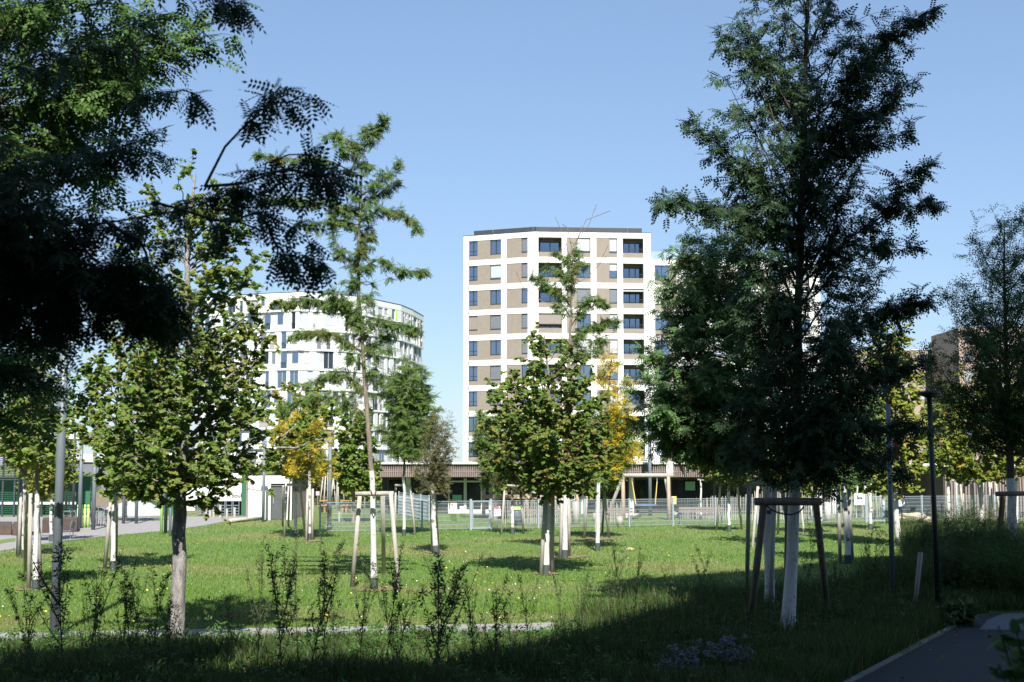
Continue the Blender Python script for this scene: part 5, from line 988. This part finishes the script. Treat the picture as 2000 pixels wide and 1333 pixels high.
for i, (px_, py, h_, r_) in enumerate(((1617, 1018, 1.05, .19), (1125, 1024, 1.2, .2), (1163, 1020, .5, .15), (1588, 1016, .8, .13), (1210, 1026, .45, .16))):
    q = G(px_, py); single(MB().bar(q, q+Vector((0, 0, h_)), r_, r_*.93, n=12), 'standing_log', M_paint if i in (0, 3) else M_stake, q, ('pale standing log right of the dark tree frame', 'stocky standing log under the rope net', 'low stump left of the splayed stakes', 'slim pale standing log behind the dark tree frame', 'low pale stump right of the splayed stakes')[i], 'log', 'upright logs of the playground', True)
q = G(1232, 1073); rock('small brown litter clump lying on the sunny lawn', 1232, 1074, .16, .1, .07, 9, mat('tan_litter', (.42, .28, .2), .9), 'litter_clump', None)
# ================================================================ CAFE CORNER, CAR
def chair(px, py, face_, label, s_=1.0, m=None):
    q = G(px, py); r = thing('garden_chair', label, 'chair', q, 'grey metal garden chairs'); m = m or M_pole; f = 1 if face_ > 0 else -1; X = lambda a: q.x+a*f; Y = q.y
    for k in range(4): MB().box(min(X(-.22+.11*k), X(-.13+.11*k)), max(X(-.22+.11*k), X(-.13+.11*k)), Y-.22, Y+.22, .43, .45).build('seat_slat', m, r)
    for k in range(3): MB().box(min(X(-.27-.02*k), X(-.245-.02*k)), max(X(-.27-.02*k), X(-.245-.02*k)), Y-.22, Y+.22, .56+.11*k, .64+.11*k).build('back_slat', m, r)
    for sy in (-.21, .21): MB().bar((X(-.3), Y+sy, 0), (X(-.22), Y+sy, .43), .014).bar((X(-.22), Y+sy, .43), (X(-.33), Y+sy, .88), .014).build('rear_leg', m, r); MB().bar((X(.24), Y+sy, 0), (X(.2), Y+sy, .43), .014).build('front_leg', m, r)
chair(88, 1069, 1, 'grey chair seen from the side left of the thick lamp post'); chair(128, 1058, -1, 'grey chair seen from the side right of the thick lamp post')
for i, (px_, py, f_) in enumerate(((150, 1029, 1), (166, 1031, -1), (160, 1030, 1), (196, 1029, -1), (176, 1027, 1), (205, 1028, -1), (128, 1024, 1))): chair(px_, py, f_, ('first', 'second', 'third', 'fourth', 'fifth', 'sixth', 'seventh')[i]+' grey café chair beside the square tables, counted from the planter outwards')
for i, (px_, py) in enumerate(((140, 1026), (172, 1029), (190, 1027))):
    q = G(px_, py); t = thing('cafe_table', ('dark café table next to the planter', 'dark café table between the grey posts', 'dark café table nearest the ramp wall')[i], 'table', q, 'dark café tables'); MB().box(q.x-.4, q.x+.4, q.y-.4, q.y+.4, .71, .74).build('tabletop', M_pole, t)
    for sx in (-.35, .33):
        for sy in (-.35, .33): MB().box(q.x+sx, q.x+sx+.03, q.y+sy, q.y+sy+.03, 0, .709).build('leg', M_pole, t)
q = G(166, 1031)
for k in range(4):
    p = (q.x-.27+.17*k, q.y-.3, 0); single(MB().bar((p[0], p[1], .0), (p[0], p[1], 1.0), .055, n=8).bar((p[0], p[1], 1.001), (p[0], p[1], 1.16), .06, .05, n=8), 'marker_bollard', M_lime, p, ('leftmost', 'second', 'third', 'rightmost')[k]+' short lime topped marker in the row of four before the café chairs', 'bollard', 'row of four lime topped markers', True)
def planter(label, poly_px, h, Yb=None):
    P = [G(*p) for p in poly_px]; c = P[0]; return single(MB().prism(ccw([(p.x, p.y) for p in P]), 0, h), 'rusty_planter', M_corten, (c.x, c.y, 0), label, 'planter', 'rusty steel planter benches')
planter('long rusty steel planter bench left of the café tables', [(82, 1042), (150, 1040), (152, 1034), (84, 1036)], .62); planter('rusty steel planter bench at the left frame edge', [(-30, 1046), (22, 1046), (24, 1036), (-28, 1036)], .42); planter('rusty steel planter bench beside the leaning stakes', [(24, 1047), (60, 1047), (62, 1040), (26, 1040)], .5)
q = GX(135, 90); gx_ = GX(95, 90).x, GX(172, 90).x
X_ = gx_[0]+RS.rand(5000)*(gx_[1]-gx_[0]); Y_ = 88+RS.rand(5000)*2.5; GT = leafmat('dry_grass_blades', [(0, (.40, .27, .13)), (1, (.55, .38, .2))], trans=.2)
tag(link('ornamental_grass', blades('ornamental_grass', X_, Y_, .5+.55*RS.rand(5000), np.full(5000, .03), GT, .3), GT), 'bed of tan ornamental grass behind the café tables', 'grass', kind='stuff')
# car
CYc = 172.0; cz = gz(GX(195, CYc).x, CYc); cxl = GX(161, CYc).x
car = thing('parked_car', 'silver estate car parked beyond the café tables', 'car', (cxl, CYc, cz)); lw = 4.7
O = Vector((cxl, CYc-.9, cz)); side = [(0.05, .35), (.0, .8), (.12, 1.02), (.45, 1.08), (.75, 1.45), (1.2, 1.58), (2.4, 1.58), (3.0, 1.4), (3.45, 1.05), (4.3, .95), (4.65, .75), (4.7, .4), (4.25, .3), (4.1, .55), (3.85, .68), (3.6, .55), (3.45, .3), (1.35, .3), (1.2, .55), (.95, .68), (.7, .55), (.55, .3)]
MB().slab(O, ux, nn, side, -1.8, 0).build('body', M_silver, car)
for k, pl in enumerate(([(.72, 1.1), (.95, 1.42), (1.45, 1.48), (1.45, 1.1)], [(1.53, 1.1), (1.53, 1.49), (2.25, 1.49), (2.25, 1.1)], [(2.33, 1.1), (2.33, 1.48), (2.75, 1.4), (3.2, 1.08)])): MB().slab(O, ux, nn, pl, .003, .012).build('window', M_glass2, car)
for x in (.95, 3.85):
    for y in (0.02, 1.62):
        w_ = MB().bar((cxl+x, CYc-.9+y-.04, cz+.33), (cxl+x, CYc-.9+y+.18, cz+.33), .33, n=18).build('wheel', M_poledark, car); MB().bar((cxl+x, CYc-.9+y-.05, cz+.33), (cxl+x, CYc-.9+y-.041, cz+.33), .2, n=14).build('rim', M_steel, w_)
MB().slab(O, ux, nn, [(.0, .82), (.0, 1.0), (.14, 1.06), (.3, 1.02), (.3, .86)], .002, .03).build('tail_light', mat('tail_light_red', (.5, .03, .02), .3), car); MB().fbox(O, ux, nn, .9, 2.6, -.12, -.08, 1.6, 1.65).build('roof_rail', M_dark, car)
# ================================================================ WEEDS, SHRUBS, FLOWERS
LM_weed = leafmat('weed_leaves', [(0, (.04, .075, .022)), (.6, (.065, .11, .032)), (1, (.11, .13, .05))], trans=.2); LM_herb = leafmat('herb_leaves', [(0, (.035, .085, .018)), (.6, (.06, .13, .028)), (1, (.11, .18, .04))], trans=.3)
M_stem = mat('weed_stem', (.06, .06, .03), .9)
def weed_mesh(seed, H=1.7, nb_=12, leaf=170):
    r = np.random.RandomState(seed); t = np.linspace(0, 1, 8)[:, None]; lean = r.normal(0, .12, 2); main = np.concatenate([lean[None]*H*t**1.6, t*H], 1); P = [main]; R = [np.linspace(.006, .002, 8)]
    for k in range(nb_):
        z = .3+.6*r.rand(); i = z*7; i0 = int(i); s = main[i0]*(1-(i-i0))+main[min(7, i0+1)]*(i-i0); a = r.rand()*6.28; L = H*(.22+.25*r.rand()); d = np.array([math.cos(a)*.42, math.sin(a)*.42, .85]); P.append(s+d*L*t*np.array([1, 1, .75])+np.array([0, 0, .25])*L*t**2); R.append(np.linspace(.004, .0015, 8))
    P = np.array(P); R = np.array(R); v, f = tubes(P, R, 4); bi = r.randint(0, len(P), leaf); bi[:leaf//3] = 0; u = (.3+.7*r.rand(leaf)**.8)*7; k = np.minimum(u.astype(int), 6); fr = (u-k)[:, None]; Q = P[bi, k]*(1-fr)+P[bi, k+1]*fr
    D = unit(r.normal(0, 1, (leaf, 3))*np.array([1, 1, .5])+[0, 0, .5]); T = T_spray(3, .03, .032, .010, seed); lv, lf = place(T, Q, D, unit(r.normal(0, .5, (leaf, 3))+[0, 0, 1]), .6+.8*r.rand(leaf)); return mesh_arrays('stem', v, [f]), mesh_arrays('leaves', lv, lf)
WM = [weed_mesh(s, 1.0, 6+s % 5, 150+30*(s % 3)) for s in range(7)]
def weed(px, base_y, top_y, label, k):
    Yw = 18.0+(k*37 % 10)*.33 if base_y > 1240 else G(px, base_y).y-2
    q = GX(px, Yw); h = W(px, top_y, q.y).z; r = thing('tall_weed', label, 'weed', q, 'tall dark weeds along the verge')
    for nm, me, m in (('stem', WM[k % 7][0], M_stem), ('leaves', WM[k % 7][1], LM_weed)):
        o = link(nm, me, m, r)
        if nm == 'leaves': o['kind'] = 'stuff'
    wk = h*random.uniform(.55, 1.05); r.scale = (wk, wk, h); r.rotation_euler = (random.uniform(-.12, .12), random.uniform(-.16, .16), random.random()*6.28)
wl_ = [(40, 1268, 1170), (68, 1272, 1150), (128, 1262, 1060), (140, 1265, 1090), (180, 1262, 1125), (230, 1262, 1120), (262, 1268, 1135), (272, 1262, 1150), (300, 1266, 1135), (325, 1270, 1160), (500, 1262, 1095), (530, 1265, 1090), (556, 1268, 1082), (585, 1262, 1092), (600, 1265, 1072), (630, 1262, 1075), (655, 1266, 1150), (700, 1262, 1110), (745, 1264, 1088), (760, 1262, 1150), (795, 1262, 1140), (835, 1266, 1110), (852, 1262, 1080), (880, 1264, 1094), (930, 1262, 1128), (960, 1262, 1150), (1000, 1262, 1180), (1040, 1258, 1168), (1100, 1235, 1128), (1130, 1232, 1112), (1185, 1215, 1090), (1215, 1218, 1062), (1235, 1215, 1080), (1310, 1200, 1110), (1360, 1200, 1098), (1575, 1160, 1015), (1640, 1180, 1100), (1700, 1170, 1040), (1690, 1150, 1030), (440, 1266, 1170)]
wl_.sort(); ORD = 'first second third fourth fifth sixth seventh eighth ninth tenth eleventh twelfth thirteenth fourteenth fifteenth sixteenth seventeenth eighteenth nineteenth twentieth'.split(); WORDS = [ORD[i]+' from the left' if i < 20 else ORD[len(wl_)-1-i]+' from the right' if len(wl_)-1-i < 20 else 'middle of the row' for i in range(len(wl_))]
for i, (a_, b_, c_) in enumerate(wl_):
    near = min((abs(a_-x), n) for x, n in ((106, 'thick lamp post'), (343, 'mottled maple trunk'), (731, 'staked honey locust'), (1066, 'round maple trunk'), (1537, 'big shaded trunk'), (560, 'gap left of the staked honey locust'), (900, 'gap left of the round maple'), (1230, 'gap right of the round maple'), (1744, 'sign pole')))[1]
    weed(a_, b_, c_, '%s weed near the %s, %s' % (('branching', 'upright', 'feathery', 'bent')[i % 4], near, WORDS[i]), i)
# broad-leaved herbs at the verge
def herbs(n, poly, T, m, H, name, label, sc_=1.0, seed=0, zr=(0, 1)):
    X, Y = scatter(n, poly); n = len(X); h = H*(.4+.8*RS.rand(n)); P = np.stack([X, Y, h*(zr[0]+(zr[1]-zr[0])*RS.rand(n))], 1); D = unit(RS.normal(0, 1, (n, 3))*np.array([1, 1, .5])+[0, 0, .2]); v, f = place(T, P, D, unit(RS.normal(0, .4, (n, 3))+[0, -.2, 1]), sc_*(.5+RS.rand(n))); o = link(name, mesh_arrays(name, v, f), m); tag(o, label, 'plants', kind='stuff')
herbs(120000, [(-12, 16), (-12, 24.8), (0, 26.6), (1.4, 27), (2, 24), (1.6, 16)], T_spray(4, .10, .085, .035, 5), LM_herb, .42, 'ground_herbs', 'low leafy herbs growing through the verge beside the path')
herbs(110000, [(1.8, 17), (1.6, 27), (3.6, 33), (7, 35), (11, 37), (12, 33), (9.4, 29.5)], T_spray(4, .07, .05, .016, 6), GR_V, .75, 'seeding_herbs', 'tall seeding herbs of the shaded verge')
# shrubs and reed clumps on the right
def shrub(label, px, py, w_px, top_py, m, n, T, name='shrub', sc_=1.0):
    q = G(px, py); Y = q.y; h = W(px, top_py, Y).z; rx = w_px/2*Y/F; r = thing(name, label, 'shrub', q, 'wild shrubs of the shaded verge'); rs = np.random.RandomState(int(px)); k = 26
    tips = np.stack([rs.normal(0, rx*.5, k), rs.normal(0, rx*.5, k), h*(.55+.45*rs.rand(k))], 1); t = np.linspace(0, 1, 6)[None, :, None]; P = tips[:, None, :]*np.concatenate([t**1.5, t**1.5, t], 2); v, f = tubes(P, np.tile(np.linspace(.012, .004, 6), (k, 1)), 4); link('stems', mesh_arrays('stems', v, [f]), M_barkdk, r)
    bi = rs.randint(0, k, n); u = (.1+.9*rs.rand(n))*5; j = np.minimum(u.astype(int), 4); fr = (u-j)[:, None]; Q = P[bi, j]*(1-fr)+P[bi, j+1]*fr+rs.normal(0, rx*.16, (n, 3)); Q[:, 2] = np.abs(Q[:, 2]); D = unit(rs.normal(0, 1, (n, 3))+[0, 0, .3]); v, f = place(T, Q, D, unit(rs.normal(0, .5, (n, 3))+[0, 0, 1]), sc_*(.6+.7*rs.rand(n))); o = link('foliage', mesh_arrays('foliage', v, f), m, r); o['kind'] = 'stuff'
HB = T_spray(5, .14, .07, .025, 9); FN = T_spray(8, .16, .05, .012, 10)
for i, a_ in enumerate(((1835, 1120, 110, 1010, LM_zel, 2600, HB), (1900, 1140, 130, 1000, LM_weed, 3000, HB), (1965, 1150, 130, 1015, LM_zel, 3000, HB), (1935, 1175, 150, 1040, LM_herb, 3400, FN), (1860, 1170, 110, 1060, LM_weed, 2200, FN), (2000, 1185, 130, 1050, LM_herb, 2600, FN), (1790, 1100, 80, 1030, LM_weed, 1400, HB), (1760, 1150, 80, 1075, LM_weed, 1300, FN), (1880, 1060, 130, 985, LM_weed, 1800, HB), (1950, 1060, 120, 990, LM_olive, 1600, HB))):
    shrub(('bushy dark shrub just right of the black lamp post', 'tall weedy shrub below the timber pavilion', 'dark shrub around the foot of the right edge tree', 'bright feathery green shrub in the shade at the right', 'feathery weeds between the black lamp post and the paving', 'feathery green shrub at the right frame edge', 'thin weedy shrub between sign pole and black lamp post', 'low weeds at the foot of the short leaning post', 'sunlit weedy thicket before the timber boards', 'rusty weedy thicket before the right edge stakes')[i], *a_)
# broad leaves beside the kerb and white-lilac asters
shrub('broad leaved dark plant overhanging the corner of the paved apron', 1872, 1222, 90, 1185, LM_weed, 160, T_spray(3, .12, .24, .09, 3), 'broad_leaved_plant')
rs = np.random.RandomState(4)
for i, (px_, py, h_) in enumerate(((1345, 1338, .55), (1415, 1325, .62), (1330, 1345, .42), (1440, 1335, .5))):
    q = G(px_, py); r = thing('aster_plant', ('pale lilac aster clump at the bottom, lower left one', 'pale lilac aster clump at the bottom, tallest one', 'pale lilac aster clump at the bottom, smallest one', 'pale lilac aster clump at the bottom, rightmost one')[i], 'flowers', q, 'lilac white asters in the shade'); k = 34
    tips = np.stack([rs.normal(0, .17, k), rs.normal(0, .12, k), h_*(.65+.35*rs.rand(k))], 1); t = np.linspace(0, 1, 4)[None, :, None]; P = tips[:, None, :]*np.concatenate([t**1.5, t**1.5, t], 2); v, f = tubes(P, np.full((k, 4), .004), 3); link('stems', mesh_arrays('stems', v, [f]), M_stem, r)
    n = k*8; Q = np.repeat(tips, 8, 0)+rs.normal(0, .02, (n, 3)); V0 = [(0, 0, .006)]; 
    ringv = [(.022*math.cos(a), .022*math.sin(a), -.002 if j % 2 else .004) for j, a in enumerate(np.linspace(0, 2*math.pi, 9)[:-1])]; T = (np.array(V0+ringv), [np.array([(0, 1+j, 1+(j+1) % 8) for j in range(8)])]); v, f = place(T, Q, unit(rs.normal(0, 1, (n, 3))*[1, 1, .3]), unit(rs.normal(0, .5, (n, 3))+[0, -.5, 1]), .7+.5*rs.rand(n)); o = link('blossoms', mesh_arrays('blossoms', v, f), M_lilac, r); o['kind'] = 'stuff'
# blurred shrub leaves close to the viewer, lower right
rt = thing('near_shrub', 'out of focus dark leaved shrub close to the viewer in the lower right corner', 'shrub', (2.35, 5.6, 0)); rs = np.random.RandomState(12); P = []
for k in range(34):
    tip = W(rs.uniform(1945, 2070), rs.uniform(1205, 1345), 5.2+rs.rand()*.8); b = Vector((2.35, 5.6, 0)); P.append([list(b.lerp(tip, t)+Vector((.10*math.sin(3.1*t), 0, .05*math.sin(3.1*t)))-b) for t in np.linspace(0, 1, 8)])
P = np.array(P); v, f = tubes(P, np.tile(np.linspace(.010, .003, 8), (len(P), 1)), 5); link('stems', mesh_arrays('stems', v, [f]), M_barkdk, rt)
n = 620; bi = rs.randint(0, len(P), n); u = (.84+.16*rs.rand(n))*7; j = np.minimum(u.astype(int), 6); fr = (u-j)[:, None]; Q = P[bi, j]*(1-fr)+P[bi, j+1]*fr
T = (np.array([(0, 0, 0), (.35, .24, -.03), (.75, .2, -.06), (1, 0, -.08), (.75, -.2, -.06), (.35, -.24, -.03), (.5, 0, .02)]), [np.array([(i, (i+1) % 6, 6) for i in range(6)])]); v, f = place(T, Q, unit(rs.normal(0, 1, (n, 3))*[1, 1, .6]), unit(rs.normal(0, .5, (n, 3))+[0, -.5, 1]), .08*(.7+.6*rs.rand(n))); o = link('foliage', mesh_arrays('foliage', v, f), LM_herb, rt); o['kind'] = 'stuff'
# daisies and yellow hawkbits on the lawn
def dots(n, m, name, label, rr_, zz_, seed):
    r = np.random.RandomState(seed); Y = 1/(1/26.-r.rand(n)*(1/26.-1/66.)); X = (r.rand(n)-.5)*Y*.76; g = clump(X, Y, .5, seed)+.3*r.rand(n) > .62; ok = g & ~inpoly(X, Y, PATH) & ~inpoly(X, Y, PLAZA) & ~inpoly(X, Y, VERGE); X, Y = X[ok], Y[ok]; n = len(X)
    T = (np.array([(math.cos(a)*rr_, math.sin(a)*rr_, 0) for a in np.linspace(0, 2*math.pi, 7)[:-1]]), [np.arange(6)[None]]); P = np.stack([X, Y, np.full(n, zz_)+.03*r.rand(n)], 1); v, f = place(T, P, unit(r.normal(0, 1, (n, 3))*[1, 1, .1]), unit(r.normal(0, .2, (n, 3))+[0, -.6, 1]), .6+.8*r.rand(n)); tag(link(name, mesh_arrays(name, v, f), m), label, 'flowers', kind='stuff')
dots(800, M_daisy, 'daisies', 'scattered white daisies on the sunny lawn', .011, .085, 3); dots(260, M_yel, 'yellow_flowers', 'scattered yellow flowers on the sunny lawn', .022, .10, 8)

# fallen leaves round the trees
rs = np.random.RandomState(77); bx = []
for o in bpy.data.objects:
    if o.type == 'EMPTY' and o.get('category') == 'tree' and 24 < o.location.y < 80: n = 55; bx.append(np.stack([o.location.x+rs.normal(0, 1.5, n), o.location.y+rs.normal(0, 2.0, n)], 1))
bx.append(np.stack([4+rs.rand(90)*12, 18+rs.rand(90)*12], 1)); P = np.concatenate(bx); ok = ~inpoly(P[:, 0], P[:, 1], VERGE); P = P[ok]; n = len(P); P = np.concatenate([P, .045+.04*rs.rand(n, 1)], 1)
v, fs = place(T_maple_mid(.09), P, unit(rs.normal(0, 1, (n, 3))*[1, 1, .2]), unit(rs.normal(0, .35, (n, 3))+[0, 0, 1]), .45+.5*rs.rand(n)); LF = leafmat('fallen_leaf', [(0, (.14, .08, .03)), (.5, (.22, .14, .045)), (1, (.36, .27, .08))], trans=.1)
tag(link('fallen_leaves', mesh_arrays('fallen_leaves', v, fs), LF), 'brown and yellow fallen leaves lying on the lawn under the trees', 'leaves', kind='stuff')
